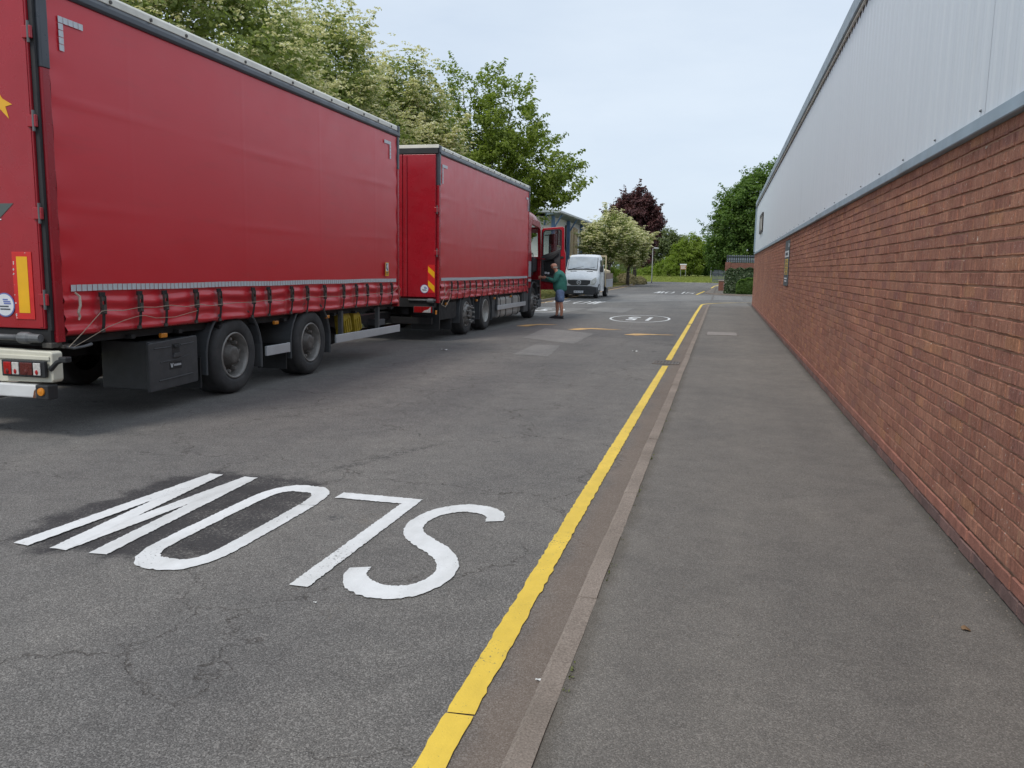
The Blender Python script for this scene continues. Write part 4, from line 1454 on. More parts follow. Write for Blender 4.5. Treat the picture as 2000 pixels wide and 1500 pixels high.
obj('air_tank', M().lathe([(.02, -.42), (.14, -.40), (.15, -.36), (.15, .36), (.14, .40), (.02, .42)], (-0.55, 3.2, .42), 'y', 20), CHASSIS, trailer, smooth=True)
obj('underside_box', M().box(-0.70, -0.30, 2.35, 2.62, 0.28, 0.55), CHASSIS, trailer, bevel=0.02)
for y0, y1 in ((0.70, 1.29), (2.69, 5.24)):
    g_ = obj('side_guard', M().box(-0.035, -0.002, y0, y1, 0.385, 0.51), ALU, trailer, bevel=0.006)
    obj('guard_end', M().box(-0.037, 0.0005, y1 - .03, y1 + .004, 0.383, 0.513), ALU, g_, bevel=0.003)
for y in (2.95, 4.36):
    obj('guard_bracket', M().box(-0.075, -0.037, y, y + .045, 0.38, 0.86).box(-.10, -.037, y - .012, y + .012, .50, .86), GALV, trailer)
obj('battery_box', M().box(-0.30, -0.10, 4.50, 4.80, 0.53, 0.64), MUDG, trailer, bevel=0.01)
for k, y in enumerate((3.42, 3.80)):
    c_ = obj('wheel_chock', M().prism([(-.14, -.20), (.13, -.17), (.12, .06), (.02, .19), (-.13, .20)], 'x', -.33, -.16), CHOCK, trailer, bevel=0.01)
    c_.location = (0, y, .66)
    c_.rotation_euler = (R(14), 0, 0)
    for j in range(3):
        obj('chock_rib', M().box(-.158, -.146, -.10 + j * .075, -.07 + j * .075, -.16, .05), CHOCK, c_)
for y in (-1.28, 0.98, 2.44):
    obj('marker_lamp', M().box(-0.05, -0.01, y - .05, y + .05, 0.775, 0.822), ORANGE, trailer, bevel=0.008)
# tool box with lid
tb = obj('tool_box', M().prism([(-1.50, 0.245), (-0.77, 0.265), (-0.76, 0.28), (-0.755, 0.735), (-0.77, 0.75), (-1.50, 0.745)], 'x', -0.62, -0.06), BOXPL, trailer, bevel=0.02)
obj('lid', M().prism([(-1.53, 0.225), (-0.745, 0.245), (-0.73, 0.26), (-0.73, 0.74), (-0.745, 0.762), (-1.52, 0.735), (-1.535, 0.72)], 'x', -0.058, -0.012), BOXPL, tb, bevel=0.018, seg=3)
obj('latch_recess', M().box(-0.0115, -0.008, -1.17, -1.05, 0.585, 0.70), BLACK, tb)
obj('latch', M().box(-0.0078, 0.006, -1.145, -1.075, 0.655, 0.688), BLACK, tb, bevel=0.006)
obj('latch_lip', M().prism([(-1.17, .555), (-1.15, .60), (-1.06, .60), (-1.03, .575), (-1.03, .555)], 'x', -0.0115, 0.006), BOXPL, tb, bevel=0.003)
obj('lid_rib', M().tube([(-0.010, -1.46, .672), (-0.010, -1.19, .672)], .006, 6).tube([(-0.010, -1.03, .68), (-0.010, -.80, .69)], .006, 6).tube([(-.010, -1.37, .52), (-.010, -1.2, .525), (-.010, -1.1, .53), (-.010, -.90, .56)], .005, 6).tube([(-.010, -1.40, .33), (-.010, -.83, .35)], .007, 6), BOXPL, tb)
lb_ = obj('name_badge', M().box(-0.0115, -0.009, -1.22, -1.02, 0.43, 0.51), BLACK, tb)
obj('badge_mark', M().prism([(-1.21, .495), (-1.195, .495), (-1.185, .462), (-1.175, .495), (-1.16, .495), (-1.178, .45), (-1.195, .45)], 'x', -0.0088, -0.0075), REFL, lb_)
for k in range(6):
    obj('badge_mark', M().box(-0.0088, -0.0075, -1.148 + k * .02, -1.134 + k * .02, .462, .484), REFL, lb_)

# ------------------------------------------------------------------ the rigid lorry in front
KA, KX = 0.003, -5.70
lorry = thing('lorry', 'red curtain-sided lorry with its cab door open, ahead of the trailer', 'lorry', (KX - 7.6 * math.sin(KA), 8.69 + 7.6, 0), KA)
LS = [0.71, 1.19, 1.66, 2.17, 2.67, 3.20, 3.69, 4.24, 4.75, 5.30, 5.80, 6.30, 6.88, 7.50, 8.0]
BX = 8.30
curtain_box(lorry, 0.0, BX, 0.87, 3.84, 4.02, TW, 2, LS, ((3.0, 0.0045), (2.08, 0.003)), 1.30, 3.22)
tape(lorry, 0.13, 8.15, 1.30, 0.070, 0.062, 0.080)
corner_marks(lorry, 0.22, 3.63, 1, 5, 6, 0.060, 0.066)
corner_marks(lorry, 8.08, 3.62, -1, 4, 6, 0.060, 0.066)
obj('front_fairing', M().prism([(8.30, 3.1), (8.36, 3.1), (8.40, 3.6), (8.36, 4.0), (8.30, 4.03)], 'x', -2.5, -0.03), ROOFW, lorry, bevel=0.01)
path = [(0.05, 0.06, .78), (0.06, .25, .95), (0.07, .45, 1.08)]
for k, s_ in enumerate(LS[:-1]):
    path += [(0.072, s_, 1.085), (0.062, (s_ + LS[k + 1]) / 2, 1.07 + .01 * math.sin(k * 1.7))]
obj('cord', M().tube(path, 0.005, 5), ROPE, lorry)
obj('cord', M().tube([(0.05, .20, 1.25), (0.06, .26, 1.14), (0.06, .19, 1.03), (0.06, .28, .98), (0.06, .33, 1.0)], 0.008, 5), ROPE, lorry)
obj('cord', M().tube([(0.05, .09, .77), (0.06, .28, .72), (0.06, .52, .85), (0.06, .62, .98)], 0.007, 5), ROPE, lorry)
# rear frame and doors
rd = obj('rear_door', M().box(-0.76, -0.05, -0.06, -0.005, 0.93, 3.83), RED, lorry, bevel=0.006)
obj('rear_door', M().box(-1.79, -0.775, -0.06, -0.005, 0.93, 3.83), RED, lorry, bevel=0.006)
obj('rear_door', M().box(-2.50, -1.805, -0.06, -0.005, 0.93, 3.83), RED, lorry, bevel=0.006)
obj('rear_header', M().box(-2.55, -0.005, -0.05, 0.0, 3.85, 3.955), BLACK, lorry)
obj('rear_roof_edge', M().box(-2.55, 0.01, -0.04, 0.02, 3.957, 4.025), ROOFW, lorry, bevel=0.006)
obj('locking_rod', M().lathe([(.014, .95), (.014, 3.8)], (-0.68, -.075, 0), 'z', 8), RED, rd)
for z in (2.72, 1.85):
    hinge(lorry, -0.02, -0.05, z)
for z0 in (1.32, 1.03):
    obj('chevron', M().prism([(-0.205, z0 + .25), (-0.205, z0 + .13), (-0.065, z0), (-0.065, z0 + .13)], 'y', -0.0645, -0.0615), YELLOWP, rd)
obj('chevron_field', M().box(-0.215, -0.058, -0.063, -0.0605, 1.02, 1.60), REDP, rd)
round_sticker(rd, -0.285, -0.0605, 1.10, 0.09)
obj('rear_sill', M().box(-2.5, -0.06, -0.10, 0.05, 0.72, 0.90), CHASSIS, lorry)
obj('locking_bar', M().lathe([(.022, 0), (.022, .6)], (-0.62, -.12, 0.865), 'x', 10), GALV, lorry, smooth=True)
obj('bar_clamp', M().lathe([(.04, 0), (.05, .02), (.05, .12), (.04, .14)], (-0.2, -.12, 0.855), 'x', 12), GALV, lorry)
lp = obj('lamp_cluster', M().box(-0.50, -0.06, -0.16, -0.10, 0.595, 0.745), BLACK, lorry, bevel=0.008)
obj('lens', M().box(-0.48, -0.30, -0.175, -0.161, 0.61, 0.735), LENSRED, lp, bevel=0.01)
obj('lens', M().prism([(-.295, .61), (-.295, .735), (-.08, .735), (-.08, .61)], 'y', -0.172, -0.161), LENSRED, lp, bevel=0.006)
obj('lens', M().prism([(-.29, .615), (-.25, .655), (-.16, .68), (-.12, .725), (-.105, .725), (-.11, .615)], 'y', -0.180, -0.1725), LENSCLR, lp)
obj('side_marker', M().box(-0.03, -0.005, -0.12, -0.06, 0.575, 0.66), ORANGE, lorry, bevel=0.008)
obj('underrun_bar', M().box(-2.4, -0.15, -0.02, 0.10, 0.36, 0.50), CHASSIS, lorry)
obj('mud_flap', M().box(-0.66, -0.02, 0.90, 0.93, 0.20, 0.44), BLACK, lorry, bevel=0.004)
obj('rear_mud_box', M().box(-0.66, -0.05, 0.25, 1.35, 0.44, 0.80), CHASSIS, lorry)
obj('rear_spray_board', M().box(-0.68, -0.05, 0.20, 0.24, 0.23, 0.80), BLACK, lorry)
obj('chassis_frame', M().box(-0.85, -0.70, 0.1, 10.2, 0.55, 0.85).box(-1.85, -1.70, 0.1, 10.2, 0.55, 0.85).box(-1.75, -.8, 0.9, 1.1, .5, .8), CHASSIS, lorry)
for ya, kd in ((2.10, 'hubbed'), (3.72, 'dished')):
    obj('axle', M().lathe([(.09, -2.3), (.09, -.3)], (0, ya, .48), 'x', 12), CHASSIS, lorry)
    wheel(lorry, -0.03, ya, 0.48, 0.48, 0.32, kd, 1)
    wheel(lorry, -2.52, ya, 0.48, 0.48, 0.32, kd, -1)
    mudguard(lorry, ya, 0.48, 0.60, 2, 176, -0.55, -0.03, 0.30, 0.22)
# fuel tank with straps
tk = obj('fuel_tank', M().prism([(-.68, .22), (-.10, .22), (-.05, .27), (-.04, .34), (-.04, .70), (-.06, .77), (-.12, .80), (-.68, .80)], 'y', 5.0, 7.45), TANK, lorry, bevel=0.03, seg=3)
for y in (5.15, 5.75, 6.55, 7.2):
    obj('tank_strap', M().prism([(-.68, .214), (-.09, .214), (-.043, .265), (-.033, .34), (-.033, .70), (-.053, .777), (-.11, .808), (-.68, .808)], 'y', y, y + .055), BLACK, tk)
obj('filler_cap', M().lathe([(.05, 0), (.05, .03), (.01, .035)], (-.15, 6.2, .805), 'z', 14), BLACK, tk)
obj('catwalk_box', M().box(-0.60, -0.08, 4.50, 4.96, 0.25, 0.82), MUDG, lorry, bevel=0.03)
obj('side_guard', M().box(-0.026, 0.012, 4.78, 8.0, 0.45, 0.575), ALU, lorry, bevel=0.006)
for y in (4.85, 6.4, 7.7):
    obj('guard_bracket', M().box(-0.07, -0.028, y, y + .05, 0.44, 0.84), GALV, lorry)
obj('equipment_rack', M().box(-0.5, -0.06, 7.48, 7.80, 0.30, 0.80), CHASSIS, lorry, bevel=0.02)
obj('cab_skirt', M().box(-0.30, -0.02, 7.86, 8.45, 0.24, 0.86), MUDG, lorry, bevel=0.03)
for y in (2.9, 4.55, 6.3, 0.6):
    obj('marker_lamp', M().box(-0.05, -0.01, y - .05, y + .05, 0.745, 0.80), ORANGE, lorry, bevel=0.008)

# cab: hollow shell with a door opening on the right side
CY0, CY1 = 8.48, 10.45
cabx0, cabx1 = -2.50, -0.05
obj('cab_floor', M().box(cabx0 + .05, cabx1 - .05, CY0, CY1, 0.98, 1.08), BLACK, lorry)
obj('cab_back', M().box(cabx0, cabx1, CY0, CY0 + .06, 0.95, 3.15), RED, lorry, bevel=0.03)
obj('cab_left_wall', M().box(cabx0, cabx0 + .06, CY0 + .06, CY1 - .6, 0.95, 2.0).box(cabx0, cabx0 + .06, CY0 + .06, 9.15, 2.0, 3.1).box(cabx0, cabx0 + .06, 9.15, CY1 - .3, 2.78, 3.1), RED, lorry)
obj('cab_pillar', M().prism([(CY0, .95), (8.93, .95), (8.93, 1.75), (9.02, 2.02), (8.88, 2.16), (8.86, 2.78), (8.98, 2.93), (8.98, 3.05), (CY0, 3.05)], 'x', cabx1 - .09, cabx1), RED, lorry, bevel=0.015)
obj('door_header', M().prism([(8.98, 2.93), (10.05, 2.86), (10.18, 2.80), (10.28, 2.88), (10.05, 3.08), (8.98, 3.09)], 'x', cabx1 - .09, cabx1 - .004), RED, lorry, bevel=0.012)
obj('windscreen_pillar', M().prism([(10.18, 2.80), (10.28, 2.84), (10.42, 2.1), (10.44, .95), (10.30, .95), (10.30, 2.05)], 'x', cabx1 - .10, cabx1 - .002), RED, lorry, bevel=0.012)
obj('cab_front', M().box(cabx0, cabx1, 10.38, 10.46, 0.55, 1.95), RED, lorry, bevel=0.03)
obj('windscreen', M().add([(cabx0 + .08, 10.41, 1.98), (cabx1 - .11, 10.41, 1.98), (cabx1 - .11, 10.25, 2.82), (cabx0 + .08, 10.25, 2.82)], [(0, 1, 2, 3)]), GLASS, lorry, fix=False)
obj('dashboard', M().box(cabx0 + .08, cabx1 - .12, 9.85, 10.36, 1.45, 1.92), TRIM, lorry, bevel=0.06)
# curved high roof and deflector
m = M()


def roofp(u, v):
    y = CY0 + 0.02 + u * 1.95
    ph_ = v * math.pi
    hw = 1.225 - .10 * u * u
    top = 3.43 - 0.12 * u - .46 * max(0, u - .55) ** 1.6 * 2.2
    zz = 3.04 + (top - 3.04) * min(1.0, math.sin(ph_) ** 0.45 if 0 < v < 1 else 0)
    xx = -1.275 - hw * math.copysign(abs(math.cos(ph_)) ** .55, math.cos(ph_))
    return (xx, y, zz)


m.grid(roofp, 16, 24)
obj('high_roof', m, simple('pale_red_roof_paint', (0.46, 0.06, 0.075), 0.22, var=0.08, scale=2), lorry, smooth=True)
obj('sun_visor', M().prism([(10.28, 2.84), (10.52, 2.72), (10.54, 2.75), (10.30, 2.90)], 'x', cabx0 + .1, cabx1 - .08), RED, lorry)
# seats
for xs in (-0.72, -1.95):
    st = obj('seat', M().box(xs - .26, xs + .26, 8.85, 9.42, 1.45, 1.60), BLACK, lorry, bevel=0.05)
    obj('seat_back', M().prism([(8.80, 1.58), (8.95, 1.58), (8.86, 2.35), (8.70, 2.33)], 'x', xs - .25, xs + .25), BLACK, st, bevel=0.04)
    obj('head_rest', M().prism([(8.72, 2.36), (8.86, 2.36), (8.84, 2.56), (8.72, 2.55)], 'x', xs - .15, xs + .15), BLACK, st, bevel=0.03)
obj('steering_wheel', M().tube([(-0.72 + .22 * math.cos(a * .3142), 9.72 + .10 * math.sin(a * .3142), 1.98 + .19 * math.sin(a * .3142)) for a in range(21)], .017, 6), BLACK, lorry)
obj('grab_handle', M().tube([(cabx1 + .012, 9.02, 1.35), (cabx1 + .03, 9.02, 1.42), (cabx1 + .03, 9.02, 1.98), (cabx1 + .012, 9.02, 2.05)], .014, 6), BLACK, lorry)
lkp = obj('locker_panel', M().box(cabx1 - .002, cabx1 + .012, 8.54, 8.88, 1.30, 1.78), simple('grey_locker', (0.36, 0.38, 0.40), 0.4, var=0.08), lorry, bevel=0.012)
obj('sill_strip', M().box(cabx1 - .002, cabx1 + .01, 8.50, 8.90, 1.16, 1.24), REFL, lorry)
for k, z in enumerate((0.42, 0.72, 1.0)):
    obj('cab_step', M().box(-0.34, -0.03, 9.75, 10.25, z - .03, z + .015), MUDG, lorry, bevel=0.01)
obj('step_housing', M().box(-0.36, -0.06, 10.26, 10.44, 0.35, 1.2), BLACK, lorry, bevel=0.03)
obj('corner_bumper', M().prism([(9.72, .30), (10.46, .30), (10.52, .42), (10.50, .62), (9.72, .40)], 'x', -2.5, -0.04), MUDG, lorry, bevel=0.03)
wheel(lorry, -0.06, 9.28, 0.50, 0.50, 0.32, 'hubbed', 1)
wheel(lorry, -2.49, 9.28, 0.50, 0.50, 0.32, 'hubbed', -1)
mudguard(lorry, 9.28, 0.52, 0.62, -6, 186, -0.55, -0.03, 0.30, 0.30)
obj('wheel_arch', M().box(-0.6, -0.06, 8.62, 9.95, 1.10, 1.14), BLACK, lorry)
obj('engine_block', M().box(-1.9, -0.7, 8.6, 10.2, 0.45, 0.95), CHASSIS, lorry)

# open door, standing square to the cab side
dy = 10.28
door = bpy.data.objects.new('cab_door', None)
COL.objects.link(door)
door.parent = lorry
door.location = (-0.03, dy, 0)
door.rotation_euler = (0, 0, R(-3))
ox = [(0.0, .88), (0.0, 2.80), (0.06, 2.87), (0.70, 2.92), (0.76, 2.88), (0.775, 2.2), (0.82, 2.05), (0.83, 1.12), (0.74, .93), (0.60, .88)]
ix = [(0.07, 1.98), (0.07, 2.72), (0.12, 2.79), (0.62, 2.83), (0.67, 2.79), (0.68, 2.19)]


def frame_with_hole(name, outer, hole, y0, y1, mat, parent, bevel=0):
    bm = bmesh.new()
    def ring(pts, y):
        vs_ = [bm.verts.new((p[0], y, p[1])) for p in pts]
        es = [bm.edges.new((vs_[i_], vs_[(i_ + 1) % len(vs_)])) for i_ in range(len(vs_))]
        return vs_, es
    fr = []
    for y in (y0, y1):
        a, ea = ring(outer, y)
        b, eb = ring(hole, y)
        bmesh.ops.triangle_fill(bm, edges=ea + eb, use_beauty=True)
        fr.append((a, b))
    for idx in (0, 1):
        a, b = fr[0][idx], fr[1][idx]
        n = len(a)
        for i_ in range(n):
            bm.faces.new((a[i_], a[(i_ + 1) % n], b[(i_ + 1) % n], b[i_]))
    bmesh.ops.recalc_face_normals(bm, faces=bm.faces)
    me_ = bpy.data.meshes.new(name)
    bm.to_mesh(me_)
    bm.free()
    return obj(name, me_, mat, parent, bevel=bevel)


frame_with_hole('door_shell', ox, ix, -0.03, 0.05, RED, door, 0.012)
obj('door_glass', M().prism(ix, 'y', 0.004, 0.010), GLASS, door)
obj('window_seal', M().tube([(p[0], -.032, p[1]) for p in ix + ix[:1]], .018, 6), BLACK, door)
frame_with_hole('inner_trim', [(0.03, 1.15), (0.03, 1.95), (0.20, 2.02), (0.66, 2.17), (0.66, 1.2), (0.56, 1.10)], [(0.12, 1.36), (0.09, 1.80), (0.46, 1.86), (0.50, 1.50), (0.42, 1.33)], -0.075, -0.031, TRIM, door, 0.01)
obj('door_pocket', M().prism([(0.12, 1.36), (0.09, 1.80), (0.46, 1.86), (0.50, 1.50), (0.42, 1.33)], 'y', -0.034, -0.031), DARK, door)
obj('arm_rest', M().prism([(0.16, 1.90), (0.62, 2.12), (0.62, 2.04), (0.40, 1.86), (0.2, 1.84)], 'y', -0.13, -0.076), BLACK, door, bevel=0.012)
for (x, z) in ((.18, 1.42), (.27, 1.41)):
    obj('pocket_item', M().box(x - .035, x + .035, -.07, -.04, z - .03, z + .04), STICKW, door, bevel=0.006)
obj('check_strap', M().bar((-.22, -.06, 1.92), (.24, -.075, 1.86), .03), RED, door)
obj('door_latch', M().box(0.66, 0.76, -.05, -.031, 1.90, 1.97), BLACK, door)
mr = obj('mirror_housing', M().prism([(0.20, 1.95), (0.20, 2.64), (0.24, 2.70), (0.44, 2.70), (0.46, 2.62), (0.42, 1.93)], 'y', 0.16, 0.36), BLACK, door, bevel=0.03)
obj('mirror_pane', M().prism([(0.235, 2.06), (0.235, 2.36), (0.41, 2.36), (0.405, 2.04)], 'y', 0.155, 0.1585), MIRROR, mr)
obj('mirror_pane', M().prism([(0.245, 2.44), (0.245, 2.63), (0.425, 2.65), (0.42, 2.45)], 'y', 0.155, 0.1585), TRIM, mr)
obj('mirror_arm', M().tube([(0.10, .05, 2.64), (0.2, .22, 2.66)], .02, 6).tube([(0.10, .05, 2.0), (0.22, .22, 2.0)], .02, 6), BLACK, mr)

# ================================================================== WHITE DROPSIDE VAN
VAN = simple('white_van_paint', (0.70, 0.72, 0.74), 0.25, var=0.04, scale=1.5, dirt=0.12, dcol=(0.45, 0.44, 0.42))
VBLK = simple('van_black_plastic', (0.030, 0.032, 0.036), 0.55, var=0.15, scale=6)
CHROME = simple('chrome', (0.72, 0.74, 0.76), 0.2, metal=0.25, var=0.05)
HEADL = simple('headlamp_lens', (0.66, 0.67, 0.66), 0.12, metal=0.35, var=0.3, scale=14)
BOARD = simple('grey_side_board', (0.36, 0.36, 0.37), 0.5, var=0.12, scale=3, dirt=0.3, dcol=(0.22, 0.20, 0.18))
PLY = simple('pale_timber', (0.56, 0.46, 0.30), 0.75, var=0.15, scale=5)
TIMBER = simple('brown_timber', (0.24, 0.18, 0.14), 0.8, var=0.25, scale=5)
van = thing('van', 'white dropside van facing the camera at the left kerb', 'van', (-7.52, 44.25, 0), 0)
# sections along y (0 = nose): half width at z levels -> loft of the cab
def vsec(y, zb, zt, hw_b, hw_m, hw_t, zm):
    pts = []
    for k in range(17):
        a = math.pi * k / 16
        s_ = math.cos(a)
        pts.append((s_, k))
    prof = [(hw_b, zb), (hw_m, zb + (zm - zb) * .35), (hw_m, zm), (hw_m * .5 + hw_t * .5 + .005, zm + (zt - zm) * .55), (hw_t, zt - .07), (hw_t - .06, zt - .015), (hw_t * .55, zt + .012), (0, zt + .02)]
    right = [(x, y, z) for x, z in prof]
    left = [(-x, y, z) for x, z in reversed(prof[:-1])]
    return right + left


secs = [vsec(0.10, .62, 1.00, .70, .80, .74, .85), vsec(0.16, .50, 1.08, .82, .90, .82, .90), vsec(0.34, .40, 1.20, .92, .955, .86, 1.0), vsec(0.70, .36, 1.36, .96, .985, .87, 1.12), vsec(1.02, .36, 1.50, .97, .99, .88, 1.22), vsec(1.22, .36, 1.78, .97, .99, .885, 1.30), vsec(1.48, .36, 2.16, .97, .99, .86, 1.35), vsec(1.66, .36, 2.30, .97, .99, .83, 1.38), vsec(1.95, .36, 2.37, .97, .99, .82, 1.40), vsec(2.6, .36, 2.39, .97, .99, .82, 1.40), vsec(2.85, .36, 2.36, .97, .985, .81, 1.40), vsec(2.88, .40, 2.30, .9, .93, .78, 1.40)]
m = M()
n = len(secs[0])
for s_ in secs:
    m.add(s_, [])
for k in range(len(secs) - 1):
    for j in range(n - 1):
        m.f.append((k * n + j, k * n + j + 1, (k + 1) * n + j + 1, (k + 1) * n + j))
m.f.append(tuple(range(n)))
m.f.append(tuple((len(secs) - 1) * n + j for j in range(n)))
ob = obj('cab_body', m, VAN, van, smooth=True)
# raked windscreen lying just proud of the loft
ws = M()


def wsp(u, v):
    y = 1.05 + .52 * v
    zt_ = float(np.interp(y, [1.02, 1.22, 1.48, 1.66], [1.50, 1.78, 2.16, 2.30]))
    hw = float(np.interp(y, [1.02, 1.22, 1.48, 1.66], [.88, .885, .86, .83]))
    x = (u - .5) * 2 * (hw - .055)
    cr = float(np.interp(abs(x), [0, hw * .55, hw - .06, hw], [.02, .012, -.015, -.07]))
    return (x, y - .025, zt_ + cr + .022)


ws.grid(wsp, 14, 10)
scr = obj('windscreen', ws, SCREEN, van, smooth=True)
obj('windscreen_frame', M().tube([wsp(0, k / 6) for k in range(7)], .016, 6).tube([wsp(1, k / 6) for k in range(7)], .016, 6).tube([wsp(k / 8, 0) for k in range(9)], .022, 6), VBLK, scr)
obj('wiper', M().tube([(-.55, 1.03, 1.60), (.05, 1.12, 1.72)], .010, 5).tube([(.1, 1.03, 1.60), (.68, 1.10, 1.68)], .010, 5), VBLK, van)
for xs in (-.45, .45):
    obj('bonnet_vent', M().prism([(xs - .17, .865), (xs + .17, .865), (xs + .14, .925), (xs - .14, .925)], 'z', 1.44, 1.475), VBLK, van)
obj('aerial', M().lathe([(.03, 0), (.02, .03), (.006, .06), (.004, .10)], (0, 1.95, 2.39), 'z', 8), VBLK, van)
gr = obj('grille', M().prism([(-.44, .72), (.44, .72), (.60, .80), (.63, .985), (.3, 1.0), (-.3, 1.0), (-.63, .985), (-.60, .80)], 'y', .06, .13), VBLK, van, bevel=0.02)
for z in (.80, .88, .95):
    obj('grille_bar', M().box(-.56, .56, .048, .062, z - .008, z + .008), GALV, gr)
stx = []
for k in range(25):
    a = 2 * math.pi * k / 24
    stx.append((.105 * math.cos(a), .035, .865 + .105 * math.sin(a)))
em = obj('round_emblem', M().tube(stx, .017, 6), CHROME, gr)
for a in (90, 210, 330):
    d = (math.cos(R(a)), math.sin(R(a)))
    p = (-d[1] * .02, d[0] * .02)
    obj('emblem_ray', M().prism([(p[0], .865 + p[1]), (d[0] * .10, .865 + d[1] * .10), (-p[0], .865 - p[1])], 'y', .028, .045), CHROME, em)
for s_ in (-1, 1):
    hl = obj('headlight', M().prism([(s_ * .64, .73), (s_ * .86, .75), (s_ * .95, .94), (s_ * .93, 1.16), (s_ * .82, 1.10), (s_ * .66, .97)], 'y', .075, .24), HEADL, van, bevel=0.025)
    obj('lamp_bowl', M().lathe([(.085, -.008), (.06, .01), (.01, .02)], (s_ * .81, .075, .92), 'y', 14), CHROME, hl)
    obj('mirror_housing', M().box(s_ * 1.05 - .09, s_ * 1.05 + .09, 1.18, 1.30, 1.42, 1.78), VBLK, van, bevel=0.04)
    obj('mirror_stalk', M().bar((s_ * .93, 1.25, 1.46), (s_ * 1.02, 1.24, 1.48), .07), VBLK, van)
    obj('side_window', M().prism([(1.38, 1.52), (1.62, 2.08), (2.50, 2.12), (2.50, 1.50)], 'x', s_ * .955, s_ * .90), DGLASS, van)
    obj('door_seam', M().box(s_ * .992 - .003, s_ * .992 + .003, 1.30, 1.31, .6, 1.45).box(s_ * .992 - .003, s_ * .992 + .003, 2.56, 2.57, .5, 1.45), VBLK, van)
bm_ = obj('bumper', M().prism([(-.88, .20), (.88, .20), (.985, .36), (.985, .62), (.62, .68), (-.62, .68), (-.985, .62), (-.985, .36)], 'y', .015, .50), VBLK, van, bevel=0.05, seg=3)
obj('bumper_step', M().box(-.62, .62, .0, .016, .50, .53), VBLK, bm_, bevel=0.004)
pt = obj('number_plate', M().box(-.26, .26, -.012, .012, .30, .415), STICKW, van, bevel=0.004)
me = text_mesh('BK60 VTG', .095, True)
me.materials.append(INK)
o = obj('plate_text', me, INK, pt)
o.location = (0, -.0135, .357)
o.rotation_euler = (R(90), 0, 0)
for y, x0 in ((.85, .97), (4.35, .97)):
    for s_ in (-1, 1):
        wheel(van, s_ * x0, y, .35, .35, .24, 'van', s_)
for s_ in (-1, 1):
    obj('wheel_arch', M().tube([(s_ * .985, .85 + .41 * math.cos(R(a)), .36 + .41 * math.sin(R(a))) for a in range(0, 181, 15)], .03, 6), VBLK, van)
obj('chassis_frame', M().box(-.8, .8, .5, 5.6, .34, .62), CHASSIS, van)
obj('bed', M().box(-1.06, 1.06, 3.0, 5.9, .86, .93), BOARD, van)
for s_ in (-1, 1):
    sb = obj('side_board', M().box(s_ * 1.075 - .018, s_ * 1.075 + .018, 3.02, 5.9, .55, 1.02), BOARD, van, bevel=0.006)
    obj('side_board', M().box(s_ * 1.07 - .016, s_ * 1.07 + .016, 3.06, 5.9, 1.03, 1.36), TIMBER, van, bevel=0.006)
    obj('board_rail', M().box(s_ * 1.085 - .02, s_ * 1.085 + .02, 3.02, 5.9, 1.0, 1.03), ALU, sb)
    obj('headboard_post', M().box(s_ * 1.04 - .03, s_ * 1.04 + .03, 2.96, 3.02, .6, 2.30), PLY, van)
obj('headboard_beam', M().box(-1.07, 1.07, 2.955, 3.025, 2.30, 2.37), PLY, van)
obj('headboard', M().box(-1.0, 1.0, 2.97, 3.01, .93, 1.40), TIMBER, van)
ld = tag(obj('timber_load', M().prism([(.30, 1.36), (.95, 1.36), (.95, 1.50), (.60, 1.62), (.30, 1.58)], 'y', 47.45, 50.0), PLY, bevel=0.02), 'pale timber load lying in the back of the white van', 'timber')
ld.location = (-7.52, 0, -.42)
ld.scale = (1, 1, 1.0)
ld.location.z = 0.0
obj('tail_board', M().box(-1.05, 1.05, 5.88, 5.92, .55, 1.02), BOARD, van)

# ================================================================== PERSON
SKIN = NT('skin')
_v = SKIN.objc()
SKIN.set(SKIN.ramp(SKIN.noise(_v, 14, 4), .3, (0.50, 0.235, 0.155), .7, (0.58, 0.30, 0.205)), 0.5, 0, None, 0.4)
SKIN = SKIN.m
HOOD = simple('green_hoodie', (0.040, 0.185, 0.150), 0.9, var=0.18, scale=9, bump=0.25, bscale=18)
DENIM = simple('blue_denim', (0.145, 0.215, 0.36), 0.9, var=0.3, scale=14, bump=0.2, bscale=60)
SHOE = simple('black_shoe', (0.022, 0.020, 0.022), 0.7, var=0.2)
HAIR = simple('grey_white_hair', (0.42, 0.38, 0.33), 0.85, var=0.2, scale=40)
CUFF = simple('grey_cuff', (0.20, 0.22, 0.25), 0.9, var=0.15)


def skinned(name, verts, edges, radii, mat, parent, root=0, sub=2):
    me = bpy.data.meshes.new(name)
    me.from_pydata(verts, edges, [])
    me.update()
    o = bpy.data.objects.new(name, me)
    COL.objects.link(o)
    o.parent = parent
    sk = o.modifiers.new('skin', 'SKIN')
    sk.use_smooth_shade = True
    lay = me.skin_vertices[0].data if me.skin_vertices else None
    if lay is None:
        bm = bmesh.new()
        bm.from_mesh(me)
        bm.verts.layers.skin.verify()
        bm.to_mesh(me)
        bm.free()
        lay = me.skin_vertices[0].data
    for k, r in enumerate(radii):
        lay[k].radius = r if isinstance(r, tuple) else (r, r)
        lay[k].use_root = (k == root)
    sb = o.modifiers.new('sub', 'SUBSURF')
    sb.levels = sub
    sb.render_levels = sub
    me.materials.append(mat)
    return o


class SK:
    def __init__(s):
        s.v, s.e, s.r = [], [], []

    def p(s, pt, r, frm=None):
        s.v.append(pt)
        s.r.append(r)
        if frm is not None:
            s.e.append((frm, len(s.v) - 1))
        return len(s.v) - 1

    def chain(s, frm, lst):
        for pt, r in lst:
            frm = s.p(pt, r, frm)
        return frm


man = thing('person', 'man in green hoodie and denim shorts reaching into the lorry cab', 'person', (-5.02, 25.70, 0), 0)
